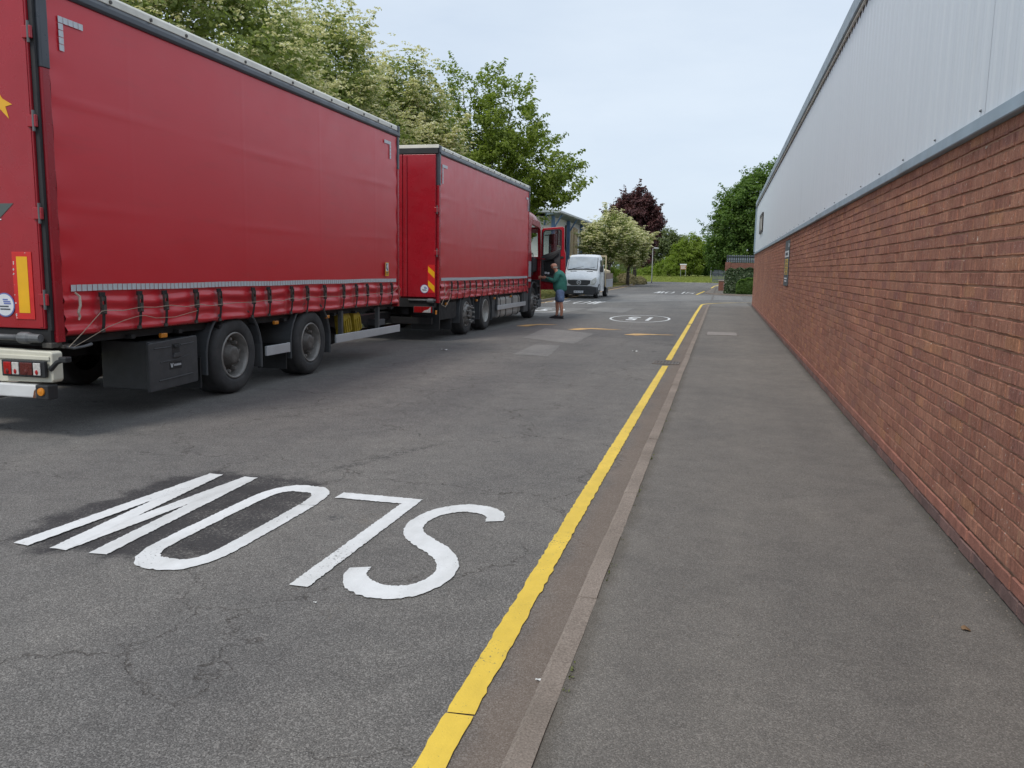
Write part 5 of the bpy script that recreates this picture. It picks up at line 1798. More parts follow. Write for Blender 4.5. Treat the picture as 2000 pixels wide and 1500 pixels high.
# he faces -x; his left side (-y) is towards the camera
b = SK()
pel = b.p((0.06, 0, 0.93), (.15, .13))
sp1 = b.p((0.04, 0, 1.08), (.15, .125), pel)
sp2 = b.p((0.03, 0, 1.24), (.155, .13), sp1)
chest = b.p((0.015, 0, 1.38), (.16, .13), sp2)
nk = b.p((-0.075, 0, 1.50), .062, chest)
nk2 = b.p((-0.115, 0, 1.555), .058, nk)
hd = b.p((-0.145, 0, 1.625), (.094, .106), nk2)
hd2 = b.p((-0.150, 0, 1.69), (.092, .108), hd)
b.p((-0.150, 0, 1.735), (.045, .055), hd2)
jaw = b.p((-0.205, 0, 1.575), (.040, .034), hd)
b.p((-0.250, 0, 1.625), (.016, .018), hd)
for sy in (-1, 1):
    b.p((-0.130, sy * .092, 1.635), (.012, .024), hd)
    hip = b.p((0.06, sy * .10, 0.86), .105, pel)
    b.chain(hip, [((0.05 - sy * .05, sy * .115, 0.66), .092), ((0.035 - sy * .085, sy * .12, 0.50), .064), ((0.055 - sy * .09, sy * .12, 0.36), .064), ((0.06 - sy * .095, sy * .12, 0.25), .054), ((0.045 - sy * .10, sy * .12, 0.11), .040), ((0.04 - sy * .10, sy * .12, 0.055), .038)])
    sh = b.p((0.0, sy * .19, 1.40), .075, chest)
    reach = 0.0 if sy < 0 else 0.17
    el = b.p((-0.075 - reach * .5, sy * .24, 1.17), .048, sh)
    fo = b.p((-0.24 - reach * .8, sy * .20, 1.235), .042, el)
    wr = b.p((-0.345 - reach, sy * .155, 1.275), .030, fo)
    pm_ = b.p((-0.40 - reach, sy * .135, 1.285), (.026, .036), wr)
    kn = b.p((-0.445 - reach, sy * .13, 1.288), (.020, .036), pm_)
    # four fingers curled round the edge they hold, and the thumb off the side of the palm
    for j, ln in enumerate((.034, .040, .038, .030)):
        z0 = 1.318 - j * .021
        b.chain(kn, [((-0.468 - reach, sy * .128, z0), .0095), ((-0.470 - reach - ln * .8, sy * .118, z0 - .004), .009), ((-0.462 - reach - ln * .9, sy * .098, z0 - .008), .008), ((-0.446 - reach - ln * .6, sy * .088, z0 - .01), .0075)])
    b.chain(pm_, [((-0.405 - reach, sy * .110, 1.320), .011), ((-0.437 - reach, sy * .092, 1.337), .010), ((-0.458 - reach, sy * .082, 1.335), .0085)])
skinned('body', b.v, b.e, b.r, SKIN, man)
# hoodie: torso, hood and sleeves, looser than the body
h = SK()
wb = h.p((0.075, 0, 0.83), (.20, .20))
w0 = h.p((0.075, 0, 0.90), (.225, .225), wb)
w1 = h.p((0.05, 0, 0.99), (.245, .245), w0)
w2 = h.p((0.055, 0, 1.12), (.25, .245), w1)
w3 = h.p((0.045, 0, 1.27), (.24, .23), w2)
w4 = h.p((0.05, 0, 1.40), (.215, .19), w3)
w5 = h.p((-0.01, 0, 1.475), (.13, .11), w4)
h.p((-0.055, 0, 1.515), (.095, .085), w5)
hoodp = h.p((0.10, 0, 1.50), (.12, .075), w4)
for sy in (-1, 1):
    reach = 0.0 if sy < 0 else 0.17
    s1 = h.p((0.01, sy * .205, 1.39), .10, w4)
    e1 = h.p((-0.02 - reach * .3, sy * .245, 1.26), .092, s1)
    e2 = h.p((-0.085 - reach * .5, sy * .245, 1.165), .085, e1)
    f1 = h.p((-0.21 - reach * .8, sy * .21, 1.225), .074, e2)
    h.p((-0.305 - reach, sy * .175, 1.262), .055, f1)
skinned('hoodie', h.v, h.e, h.r, HOOD, man)
# shorts: waist and two wide legs
s_ = SK()
p0 = s_.p((0.06, 0, 1.02), (.18, .17))
p1 = s_.p((0.065, 0, 0.90), (.20, .195), p0)
for sy in (-1, 1):
    l1 = s_.p((0.06 - sy * .02, sy * .105, 0.78), (.135, .145), p1)
    l2 = s_.p((0.055 - sy * .06, sy * .118, 0.64), (.13, .138), l1)
    s_.p((0.045 - sy * .085, sy * .122, 0.50), (.115, .12), l2)
skinned('shorts', s_.v, s_.e, s_.r, DENIM, man)
for sy in (-1, 1):
    m = M()
    prof = [(-.20, .028, .035), (-.15, .048, .05), (-.08, .05, .068), (-.01, .047, .10), (.05, .045, .11), (.10, .034, .085)]
    nn = 10
    for (x, hw, hh) in prof:
        m.add([(x + .015 - sy * .10, sy * .125 + hw * math.cos(2 * math.pi * k / nn), max(0.004, hh * .5 + hh * .55 * math.sin(2 * math.pi * k / nn))) for k in range(nn)], [])
    for k in range(len(prof) - 1):
        for j in range(nn):
            m.f.append((k * nn + j, k * nn + (j + 1) % nn, (k + 1) * nn + (j + 1) % nn, (k + 1) * nn + j))
    m.f += [tuple(range(nn)), tuple((len(prof) - 1) * nn + j for j in range(nn))]
    obj('shoe', m, SHOE, man, smooth=True)
    obj('eye', M().ball((-.245, sy * .036, 1.655), (.008, .011, .008), 8, 6), INK, man)
    reach = 0.0 if sy < 0 else 0.17
    obj('cuff', M().tube([(-0.300 - reach, sy * .178, 1.259), (-0.345 - reach, sy * .158, 1.275)], [.044, .036], 12), CUFF if sy > 0 else HOOD, man, smooth=True)
# thin grey hair round the sides and back of a bald crown
m = M()
m.grid(lambda u, v: (-.145 + .110 * math.cos(R(-95 + 190 * u)), .101 * math.sin(R(-95 + 190 * u)), 1.585 + .05 * v), 18, 4)
obj('hair', m, HAIR, man, smooth=True)
obj('brow', M().tube([(-.250, -.045, 1.672), (-.256, 0, 1.676), (-.250, .045, 1.672)], .006, 5), HAIR, man)
obj('mouth', M().tube([(-.243, -.022, 1.585), (-.248, 0, 1.583), (-.243, .022, 1.585)], .005, 5), simple('lips', (0.36, 0.13, 0.10), .5), man)


# ================================================================== VEGETATION
def leaf_mat(name, c0, c1, trans=0.5, rough=0.55):
    t = NT(name)
    at = t.n('ShaderNodeAttribute')
    at.attribute_name = 'tone'
    c = t.ramp(at.outputs['Fac'], 0.0, c0, 1.0, c1)
    t.set(c, rough, 0, None, 0.35)
    tr = t.n('ShaderNodeBsdfTranslucent')
    t.l(t.mix(1.0, c, (1.25, 1.35, 0.7), 'MULTIPLY'), tr.inputs['Color'])
    mx = t.n('ShaderNodeMixShader')
    mx.inputs[0].default_value = trans
    t.l(t.b.outputs[0], mx.inputs[1])
    t.l(tr.outputs[0], mx.inputs[2])
    t.l(mx.outputs[0], t.out.inputs['Surface'])
    return t.m


LF_BLOSSOM = leaf_mat('whitebeam_leaf', (0.15, 0.195, 0.06), (0.33, 0.38, 0.14))
LF_GREEN = leaf_mat('maple_leaf', (0.115, 0.17, 0.028), (0.29, 0.35, 0.07))
LF_COPPER = leaf_mat('copper_leaf', (0.040, 0.018, 0.020), (0.14, 0.052, 0.050), 0.25)
LF_DARK = leaf_mat('dark_green_leaf', (0.060, 0.125, 0.025), (0.165, 0.255, 0.055))
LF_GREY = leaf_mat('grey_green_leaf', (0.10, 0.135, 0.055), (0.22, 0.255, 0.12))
LF_BRIGHT = leaf_mat('bright_green_leaf', (0.13, 0.19, 0.025), (0.28, 0.36, 0.06))
LF_SHRUB = leaf_mat('heath_leaf', (0.16, 0.15, 0.07), (0.32, 0.27, 0.14), 0.15)
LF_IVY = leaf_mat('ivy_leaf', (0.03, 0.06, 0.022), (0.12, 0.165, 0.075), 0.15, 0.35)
BLOSSOM = leaf_mat('cream_blossom', (0.55, 0.52, 0.33), (0.80, 0.77, 0.55), 0.3, 0.7)
BARK = simple('tree_bark', (0.085, 0.070, 0.055), 0.95, var=0.35, scale=7, bump=0.8, bscale=22, world=True)


def leaves(name, cen, nrm, size, mat, parent, rng, aspect=0.62, tone=None):
    n = len(cen)
    nrm = nrm / np.maximum(1e-6, np.linalg.norm(nrm, axis=1, keepdims=True))
    t = rng.normal(size=(n, 3))
    t -= nrm * np.sum(t * nrm, axis=1, keepdims=True)
    t /= np.maximum(1e-6, np.linalg.norm(t, axis=1, keepdims=True))
    bt = np.cross(nrm, t)
    s = (size * rng.uniform(0.65, 1.3, n))[:, None]
    v = np.empty((n, 4, 3), np.float32)
    v[:, 0] = cen - t * s * .5
    v[:, 1] = cen + bt * s * aspect * .5 + nrm * s * .12 + t * s * .05
    v[:, 2] = cen + t * s * .5 - nrm * s * .10
    v[:, 3] = cen - bt * s * aspect * .5 + nrm * s * .12 + t * s * .05
    me = bpy.data.meshes.new(name)
    me.vertices.add(n * 4)
    me.vertices.foreach_set('co', v.reshape(-1))
    me.loops.add(n * 4)
    me.loops.foreach_set('vertex_index', np.arange(n * 4, dtype=np.int32))
    me.polygons.add(n)
    me.polygons.foreach_set('loop_start', np.arange(0, n * 4, 4, dtype=np.int32))
    me.update(calc_edges=True)
    a = me.attributes.new('tone', 'FLOAT', 'POINT')
    if tone is None:
        tone = rng.uniform(0, 1, n)
    a.data.foreach_set('value', np.repeat(tone, 4).astype(np.float32))
    me.materials.append(mat)
    o = bpy.data.objects.new(name, me)
    COL.objects.link(o)
    o.parent = parent
    return o


def tree(name, label, base, lobes, nclump, per, leaf, mat, seed, cat='tree', blossom=0, trunk_r=0.16, clump_r=0.42, group=None, trunk_top=None, sprigs=0):
    """lobes: ellipsoids (cx,cy,cz,rx,ry,rz) relative to base; clumps of leaves sit on and in them"""
    rng = np.random.RandomState(seed)
    root = thing(name, label, cat, base, 0, group)
    lob = np.array(lobes, float)
    vol = lob[:, 3] * lob[:, 4] * lob[:, 5]
    pick = rng.choice(len(lob), nclump, p=(vol ** .75) / np.sum(vol ** .75))
    d = rng.normal(size=(nclump, 3))
    d /= np.linalg.norm(d, axis=1, keepdims=True)
    rad = rng.uniform(0.35, 1.0, nclump) ** 0.45
    # lumpy outline
    lump = 1 + 0.16 * np.sin(d[:, 0] * 5 + seed) * np.cos(d[:, 1] * 4 + seed * 2) + 0.12 * np.sin(d[:, 2] * 7 + seed * 3)
    cc = lob[pick, :3] + d * lob[pick, 3:] * (rad * lump)[:, None]
    if sprigs:
        # long shoots that break the outline, set with small clumps
        k = rng.choice(nclump, sprigs)
        out = d[k] * np.array([1, 1, .6]) + np.array([0, 0, .55])
        ext = []
        for st_ in (0.35, 0.7, 1.0, 1.3):
            ext.append(cc[k] + out * st_ * 0.75 * clump_r / .42 * .9)
        cc2 = np.concatenate([cc] + ext)
        cr2 = np.concatenate([np.full(nclump, clump_r)] + [np.full(sprigs, clump_r * f) for f in (.7, .55, .45, .35)])
        pr2 = np.concatenate([np.full(nclump, per)] + [np.full(sprigs, max(6, int(per * f))) for f in (.4, .28, .2, .14)])
        d2 = np.concatenate([d] + [d[k]] * 4)
    else:
        cc2, cr2, pr2, d2 = cc, np.full(nclump, clump_r), np.full(nclump, per), d
    keep = cc2[:, 2] > 0.25
    cc2, cr2, pr2, d2 = cc2[keep], cr2[keep], pr2[keep].astype(int), d2[keep]
    idx = np.repeat(np.arange(len(cc2)), pr2)
    nL = len(idx)
    off = rng.normal(size=(nL, 3)) * np.array([1, 1, .62])
    off *= (cr2[idx] * rng.uniform(.25, 1.0, nL) / np.maximum(.2, np.linalg.norm(off, axis=1)))[:, None]
    pts = cc2[idx] + off
    nr = off / cr2[idx][:, None] * .7 + d2[idx] * .5 + np.array([0, 0, .8]) + rng.normal(size=(nL, 3)) * .55
    ctone = rng.uniform(0, 1, len(cc2))
    tone = np.clip(.5 * ctone[idx] + .5 * rng.uniform(0, 1, nL), 0, 1)
    crown = leaves('crown', pts, nr, leaf, mat, root, rng, tone=tone)
    if blossom:
        outer = np.where((rad if not sprigs else np.concatenate([rad] + [np.ones(sprigs)] * 4))[keep] > .62)[0]
        nb = int(len(outer) * blossom)
        ch = rng.choice(outer, nb)
        bc = cc2[ch] + d2[ch] * cr2[ch][:, None] * .75 + rng.normal(size=(nb, 3)) * cr2[ch][:, None] * .45 + np.array([0, 0, .10])
        per_b = 10
        bi = np.repeat(np.arange(nb), per_b)
        ang = rng.uniform(0, 6.283, len(bi))
        rr = np.sqrt(rng.uniform(0, 1, len(bi))) * leaf * .9
        bp = bc[bi] + np.stack([np.cos(ang) * rr, np.sin(ang) * rr, .045 - rr * rr * 2.2 + rng.normal(size=len(bi)) * .01], 1)
        bn = np.stack([np.cos(ang) * .4, np.sin(ang) * .4, np.ones(len(bi))], 1) + rng.normal(size=(len(bi), 3)) * .35
        leaves('blossom', bp, bn, leaf * .50, BLOSSOM, root, rng, .95)
    # trunk and limbs
    m = M()
    tt = trunk_top or float(np.min(lob[:, 2] - lob[:, 5] * .35))
    cen = np.average(lob[:, :3], axis=0, weights=vol)
    topz = max(tt, cen[2])
    tp = [(0, 0, -.05), (0.02 + rng.normal() * .03, rng.normal() * .03, tt * .5), (cen[0] * .25, cen[1] * .25, tt), (cen[0] * .7, cen[1] * .7, tt + (topz - tt) * .55), (cen[0], cen[1], topz + .3)]
    m.tube(tp, [trunk_r * 1.25, trunk_r, trunk_r * .85, trunk_r * .55, trunk_r * .2], 9)
    for L_ in lob:
        a = Vector((cen[0] * .3, cen[1] * .3, tt + rng.uniform(-.1, .3)))
        e = Vector(L_[:3])
        md = a.lerp(e, .5) + Vector((rng.normal() * .15, rng.normal() * .15, .25))
        m.tube([a, md, e], [trunk_r * .55, trunk_r * .38, trunk_r * .15], 6)
        for k in rng.choice(nclump, min(16, nclump)):
            if np.linalg.norm(cc[k] - L_[:3]) < max(L_[3:]) * 1.15:
                q2 = Vector(cc[k])
                s2 = md.lerp(e, rng.uniform(.2, 1))
                m.tube([s2, s2.lerp(q2, .5) + Vector((0, 0, .1)), q2], [trunk_r * .16, trunk_r * .1, .008], 4)
    obj('trunk', m, BARK, root, fix=False, smooth=True)
    return root


tree('blossom_tree', 'tall cream-flowering tree rising behind the rear of the trailer', (-11.6, 15.2, 0.1),
     [(0, 0, 6.0, 2.6, 3.0, 2.9), (-.6, -2.0, 5.2, 2.2, 2.2, 2.4), (.9, 1.5, 5.0, 1.9, 2.0, 2.0), (-.2, .6, 8.2, 2.0, 2.2, 1.6)], 1000, 44, 0.125, LF_BLOSSOM, 3, blossom=4.5, sprigs=40)
tree('blossom_tree', 'cream-flowering tree behind the front half of the trailer roof', (-12.0, 21.6, 0.1),
     [(0, 0, 5.6, 2.0, 2.4, 2.5), (.6, .6, 6.9, 1.5, 1.7, 1.55), (.9, -.8, 4.6, 1.5, 1.6, 1.7), (1.3, 1.6, 5.3, 1.2, 1.3, 1.3)], 760, 44, 0.125, LF_BLOSSOM, 5, blossom=4.8, sprigs=40)
tree('blossom_tree', 'smaller cream-flowering tree between trailer and lorry roofs', (-11.4, 27.6, 0.1),
     [(0, 0, 5.3, 1.9, 2.0, 2.1), (.35, 0, 7.1, 1.0, 1.2, 1.25), (1.0, .4, 6.0, 1.0, 1.2, 1.3), (-1.0, -.6, 6.0, 1.2, 1.3, 1.2)], 680, 44, 0.135, LF_BLOSSOM, 7, blossom=6.5, sprigs=34)
tree('maple_tree', 'big open-crowned green tree behind the lorry', (-10.6, 38.5, 0.1),
     [(-1.6, 0, 8.1, 1.9, 2.2, 2.9), (.4, 0, 7.9, 1.8, 2.2, 2.4), (-.3, 0, 5.4, 2.6, 2.6, 2.3), (2.1, 0, 6.2, 1.6, 1.8, 1.5), (3.2, -.2, 5.2, 1.1, 1.4, .7), (-2.4, 0, 5.6, 1.6, 1.8, 2.0), (1.5, .6, 4.3, 1.1, 1.2, 1.2)], 620, 50, 0.16, LF_GREEN, 9, sprigs=190, clump_r=.40, trunk_r=.2)
tree('blossom_tree', 'rounded cream-flowering tree standing behind the white van', (-10.4, 78, 0.1),
     [(0, 0, 4.6, 2.2, 1.9, 1.75), (-1.2, 0, 3.9, 1.5, 1.6, 1.5), (1.1, 0, 4.3, 1.5, 1.6, 1.6)], 420, 44, 0.19, LF_BLOSSOM, 13, blossom=6, sprigs=14, clump_r=.45, trunk_top=1.6)
tree('blossom_tree', 'lower cream-flowering tree with grey trunk by the round shrubs', (-9.3, 84, 0.1),
     [(0, 0, 4.0, 1.6, 1.7, 1.7), (.7, 0, 3.2, 1.2, 1.4, 1.3), (.9, .2, 4.4, 1.0, 1.2, 1.0)], 320, 44, 0.19, LF_BLOSSOM, 15, blossom=6, sprigs=24, clump_r=.45, trunk_top=1.7)
tree('copper_tree', 'dark copper-purple maple rising above the flowering trees', (-10.3, 101, 0.1),
     [(0, 0, 7.6, 3.0, 2.6, 3.0), (-1.8, 0, 8.0, 1.9, 2.0, 1.9), (1.6, 0, 7.0, 1.7, 1.8, 2.0), (.3, 0, 9.6, 1.7, 1.7, 1.4), (.6, 0, 4.4, 1.8, 1.8, 2.2)], 700, 44, 0.28, LF_COPPER, 17, sprigs=40, clump_r=.55, trunk_r=.2)
tree('broadleaf_tree', 'large dense green tree behind the brick wall and palisade', (3.6, 76, 0.1),
     [(-.4, 0, 6.8, 3.4, 3.2, 3.6), (-2.9, -.5, 5.4, 1.7, 2.0, 2.8), (-3.9, -.2, 4.0, 1.4, 1.6, 2.6), (1.8, 0, 6.4, 3.0, 2.8, 3.4), (-1.3, 0, 8.4, 1.7, 1.8, 1.6), (3.0, 0, 4.0, 3.0, 2.6, 3.0), (-1.5, 0, 2.6, 2.4, 2.2, 2.2)], 2000, 44, 0.22, LF_DARK, 19, sprigs=70, clump_r=.5, trunk_r=.24)
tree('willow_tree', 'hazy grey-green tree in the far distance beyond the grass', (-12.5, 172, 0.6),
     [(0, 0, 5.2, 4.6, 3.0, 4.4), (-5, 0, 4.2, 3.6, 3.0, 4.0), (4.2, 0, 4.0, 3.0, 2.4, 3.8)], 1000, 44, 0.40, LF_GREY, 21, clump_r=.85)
tree('field_tree', 'fresh green tree at the far end of the street, left of centre', (-5.7, 150, 0.6),
     [(0, 0, 3.7, 3.2, 2.6, 3.7), (-1.6, 0, 2.4, 2.6, 2.0, 2.2), (1.8, 0, 4.6, 2.0, 2.0, 2.6)], 460, 40, 0.30, LF_BRIGHT, 23, clump_r=.7)
tree('field_tree', 'green tree at the street end beside the big dense tree', (-1.2, 153, 0.6),
     [(0, 0, 4.0, 3.0, 2.6, 3.8), (2.2, 0, 3.6, 2.4, 2.2, 3.2), (-1.6, 0, 2.4, 2.0, 2.0, 2.2)], 460, 40, 0.30, LF_DARK, 25, clump_r=.7)
# low bushes at the back of the grass bank
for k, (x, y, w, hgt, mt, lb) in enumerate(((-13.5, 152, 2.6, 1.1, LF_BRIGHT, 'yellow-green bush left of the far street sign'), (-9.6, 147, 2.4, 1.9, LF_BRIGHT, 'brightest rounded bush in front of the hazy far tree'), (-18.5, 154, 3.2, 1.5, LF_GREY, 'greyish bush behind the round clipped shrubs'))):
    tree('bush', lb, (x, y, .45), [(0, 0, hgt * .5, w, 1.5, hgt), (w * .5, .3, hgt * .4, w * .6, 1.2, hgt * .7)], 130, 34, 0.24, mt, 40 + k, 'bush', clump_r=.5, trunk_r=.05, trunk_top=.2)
for k, (x, y, w, hgt, mt, lb) in enumerate(((-10.2, 91, 1.35, .95, LF_SHRUB, 'largest clipped brownish round shrub on the verge corner'), (-8.85, 92.5, .78, .66, LF_SHRUB, 'small clipped round shrub at the kerb corner'), (-12.6, 97, 1.5, 1.7, LF_BRIGHT, 'bright green shrub under the flowering trees'), (-12.0, 88, 1.1, .8, LF_GREY, 'low grey-green shrub beside the tree trunks'))):
    if k < 2:
        rng = np.random.RandomState(70 + k)
        rt_ = thing('shrub', lb, 'shrub', (x, y, .1))
        n = 5200 if k == 0 else 2600
        d = rng.normal(size=(n, 3))
        d /= np.linalg.norm(d, axis=1, keepdims=True)
        d[:, 2] = np.abs(d[:, 2])
        r_ = rng.uniform(.80, 1.0, n)[:, None] * (1 + .05 * np.sin(d[:, :1] * 9) * np.cos(d[:, 1:2] * 8))
        pts = d * r_ * np.array([w, w, hgt * 1.25])
        leaves('foliage', pts, d + rng.normal(size=(n, 3)) * .5, .15, mt, rt_, rng)
        obj('stem', M().tube([(0, 0, 0), (0, 0, hgt * .6)], [.06, .03], 6).tube([(0, 0, hgt * .2), (w * .5, 0, hgt * .7)], [.04, .01], 5).tube([(0, 0, hgt * .2), (-w * .5, .2, hgt * .7)], [.04, .01], 5), BARK, rt_)
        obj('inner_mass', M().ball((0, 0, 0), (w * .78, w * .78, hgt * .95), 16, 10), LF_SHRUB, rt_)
    else:
        tree('shrub', lb, (x, y, .1), [(0, 0, hgt * .5, w, w, hgt * .6), (.5, 0, hgt * .4, w * .6, w * .6, hgt * .5)], 110, 34, .18, mt, 80 + k, 'shrub', clump_r=.35, trunk_r=.05, trunk_top=.2)

# far wood closing the horizon, one mass
rng = np.random.RandomState(99)
n = 26000
ang = rng.uniform(-90, 70, n)
hh = 5.5 + 2.5 * np.sin(ang * .21) + 1.5 * np.sin(ang * .63 + 1)
pts = np.stack([ang, 200 + rng.normal(size=n) * 4 - (ang * .02) ** 2, hh * rng.uniform(0, 1, n) ** .8], 1)
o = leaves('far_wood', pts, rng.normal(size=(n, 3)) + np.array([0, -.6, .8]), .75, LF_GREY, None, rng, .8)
o['kind'] = 'stuff'
o['label'] = 'far belt of woodland closing the end of the street'

# grass blades on the verge beside the van and under the trees
n = 26000
yy = 27 + 68 * rng.uniform(0, 1, n) ** 1.2
ke = np.interp(yy, [p[1] for p in lk[:6]], [p[0] for p in lk[:6]])
xx = ke - .03 - 4.5 * rng.uniform(0, 1, n) ** 1.6
pts = np.stack([xx, yy, np.full(n, .13)], 1)
LF_GRASS = leaf_mat('grass_blade', (0.10, 0.115, 0.030), (0.30, 0.27, 0.105), .2)
o = leaves('verge_grass_blades', pts, rng.normal(size=(n, 3)) * np.array([1, 1, .25]), .11, LF_GRASS, None, rng, .35)
o['kind'] = 'stuff'
o['label'] = 'rough dry grass growing along the left verge'
n = 22000
xx = rng.uniform(-22, 8, n)
yy = 119 + 32 * rng.uniform(0, 1, n)
zz = .06 + .75 * np.minimum(1, ((yy - 119 + 1) / 60) * 1.6).clip(0) ** 1.2
o = leaves('bank_grass_blades', np.stack([xx, yy, zz], 1), rng.normal(size=(n, 3)) * np.array([1, 1, .25]), .28, leaf_mat('bank_grass', (0.17, 0.21, 0.045), (0.36, 0.39, 0.11), .3), None, rng, .35)
o['kind'] = 'stuff'
o['label'] = 'long grass on the far bank'

# ================================================================== WALL WITH PALISADE AND HEDGE BEYOND THE ENTRANCE
bw = thing('brick_wall', 'short brown brick wall beyond the yard entrance', 'wall', (0.22, 58.6, 0))
BRICK2 = NT('brown_brick')
_v = BRICK2.objc()
_bt = BRICK2.n('ShaderNodeTexBrick')
_bt.inputs['Scale'].default_value = 1.0
_bt.inputs['Brick Width'].default_value = .225
_bt.inputs['Row Height'].default_value = .075
_bt.inputs['Mortar Size'].default_value = .006
_bt.inputs['Color1'].default_value = (.17, .075, .058, 1)
_bt.inputs['Color2'].default_value = (.23, .10, .072, 1)
_bt.inputs['Mortar'].default_value = (.16, .12, .10, 1)
_mp = BRICK2.n('ShaderNodeMapping')
_mp.inputs['Rotation'].default_value = (R(90), 0, 0)
BRICK2.l(_v, _mp.inputs['Vector'])
BRICK2.l(_mp.outputs['Vector'], _bt.inputs['Vector'])
BRICK2 = BRICK2.set(_bt.outputs['Color'], .95, 0, None, .15)
obj('wall_panel', M().box(0, 8.0, 0, .22, 0, 2.18), BRICK2, bw)
obj('wall_panel', M().box(0, .22, .22, 9.0, 0, 2.18), BRICK2, bw)
obj('pier', M().box(-.06, .30, -.06, .30, 0, 2.22), BRICK2, bw)
pf = thing('palisade_fence', 'dark grey palisade fence standing on top of the brick wall', 'fence', (0.22, 58.6, 2.18))
PAL = simple('palisade_steel', (0.13, 0.15, 0.175), 0.5, metal=.3, var=.2, scale=4)
PALR = simple('palisade_rail', (0.05, 0.055, 0.065), 0.5, metal=.3, var=.2)
pale = M().prism([(-.045, 0.03), (.045, .03), (.045, .48), (.03, .53), (.015, .50), (0, .56), (-.015, .50), (-.03, .53), (-.045, .48)], 'y', -.01, .01).mesh('pale')
pale.materials.append(PAL)
for k in range(54):
    o = bpy.data.objects.new('pale', pale)
    COL.objects.link(o)
    o.parent = pf
    o.location = (.08 + k * .145, -.01, 0)
    o.rotation_euler = (R(-12), 0, 0)
obj('rail', M().box(0, 8, .0, .05, .10, .16).box(0, 8, .0, .05, .40, .45), PALR, pf)
for k in range(4):
    obj('post', M().box(.02 + k * 2.4, .09 + k * 2.4, .02, .10, 0.0, .5), PALR, pf)
# ivy-dark hedge against the wall and a rounder, lighter bush in front of it
rng = np.random.RandomState(123)
for (nm, lb, x0, x1, y0, y1, z1, mt, lf, n, rnd) in (('hedge', 'dark ivy-like hedge clothing the brick wall beyond the entrance', .26, 7.0, 57.75, 58.5, 1.86, LF_IVY, .13, 15000, 0.10), ('bush', 'bright green rounded bush growing in front of the ivy hedge', 1.02, 6.0, 56.9, 57.75, 1.24, LF_DARK, .11, 13000, .35)):
    rt_ = thing(nm, lb, nm, ((x0 + x1) / 2, (y0 + y1) / 2, .09))
    w, dpt, hg = (x1 - x0) / 2, (y1 - y0) / 2, z1 - .09
    u = rng.uniform(-1, 1, (n, 3))
    ax = rng.choice(3, n, p=[.12, .62, .26])
    sg_ = rng.choice([-1, 1], n)
    sg_[ax == 1] = -1
    sg_[ax == 2] = 1
    u[np.arange(n), ax] = sg_ * rng.uniform(.88, 1.03, n)
    bulge = 1 - rnd * np.clip(np.abs(u[:, 2]) ** 2, 0, 1) * (ax != 2)
    lumpy = 1 + .10 * np.sin(u[:, 0] * 11 + 2) * np.sin(u[:, 2] * 4 + 1)
    cut = 1 - rnd * .8 * np.abs(u[:, 0]) ** 6 * (u[:, 0] < 0) - .06 * np.sin(u[:, 0] * 17) ** 2
    pts = np.stack([u[:, 0] * w, u[:, 1] * dpt * bulge * lumpy, (u[:, 2] * .5 + .5) * hg * (.93 + .07 * lumpy) * cut], 1)
    nn = rng.normal(size=(n, 3)) * .6
    nn[np.arange(n), ax] += sg_ * 1.0
    nn[:, 2] += .4
    leaves('foliage', pts, nn, lf, mt, rt_, rng, .75)
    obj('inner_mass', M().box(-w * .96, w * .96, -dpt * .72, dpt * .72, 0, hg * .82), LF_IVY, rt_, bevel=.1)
# grey steel gate far behind the wall
gt = thing('steel_gate', 'pale blue-grey palisade gate in the distance by the pavement end', 'gate', (-1.2, 112, .1))
for k in range(14):
    o = bpy.data.objects.new('pale', pale)
    COL.objects.link(o)
    o.parent = gt
    o.location = (k * .16, 0, 0)
    o.scale = (1, 1, 3.2)
obj('rail', M().box(0, 2.2, .02, .06, .4, .48).box(0, 2.2, .02, .06, 1.3, 1.38), GALV, gt)
# stones / barrier by the pavement end
STONE = simple('pale_stone', (0.36, 0.33, 0.30), .9, var=.2, scale=3)
bl = thing('low_brick_pier', 'low brown pier at the pavement edge beyond the hedge wall', 'pier', (-.05, 67, .085))
obj('shaft', M().box(-.2, .2, -.2, .2, 0, .75), BRICK2, bl)
obj('cap', M().prism([(-.24, .75), (.24, .75), (.2, .84), (-.2, .84)], 'y', -.24, .24), STONE, bl)

# ================================================================== LAMP POSTS AND SIGNS
POLE = simple('galvanised_pole', (0.30, 0.31, 0.31), .5, metal=.3, var=.12, scale=3)
HEADM = simple('lamp_head_grey', (0.55, 0.57, 0.58), .45, var=.08)
LENSW = simple('lamp_glass', (0.62, 0.64, 0.64), .2, var=.05)


def lamp_post(label, x, y, hgt, arm):
    t_ = thing('street_lamp', label, 'street lamp', (x, y, .08))
    obj('pole', M().lathe([(.065, 0), (.065, .9), (.045, 1.0), (.038, hgt)], (0, 0, 0), 'z', 12), POLE, t_, smooth=True)
    obj('bracket', M().tube([(0, 0, hgt - .1), (0, 0, hgt), (arm * .3, 0, hgt + .05)], .03, 8), POLE, t_)
    hd_ = obj('lamp_head', M().prism([(arm * .15, hgt + .02), (arm * .3, hgt + .13), (arm * 1.0, hgt + .12), (arm * 1.15, hgt + .05), (arm * 1.1, hgt + .01)], 'y', -.12, .12), HEADM, t_, bevel=.03)
    obj('lamp_glass', M().box(min(arm * .4, arm), max(arm * .4, arm), -.09, .09, hgt - .02, hgt + .008), LENSW, hd_)
    obj('door', M().box(-.04, .04, -.092, -.08, .35, .8), POLE, t_)


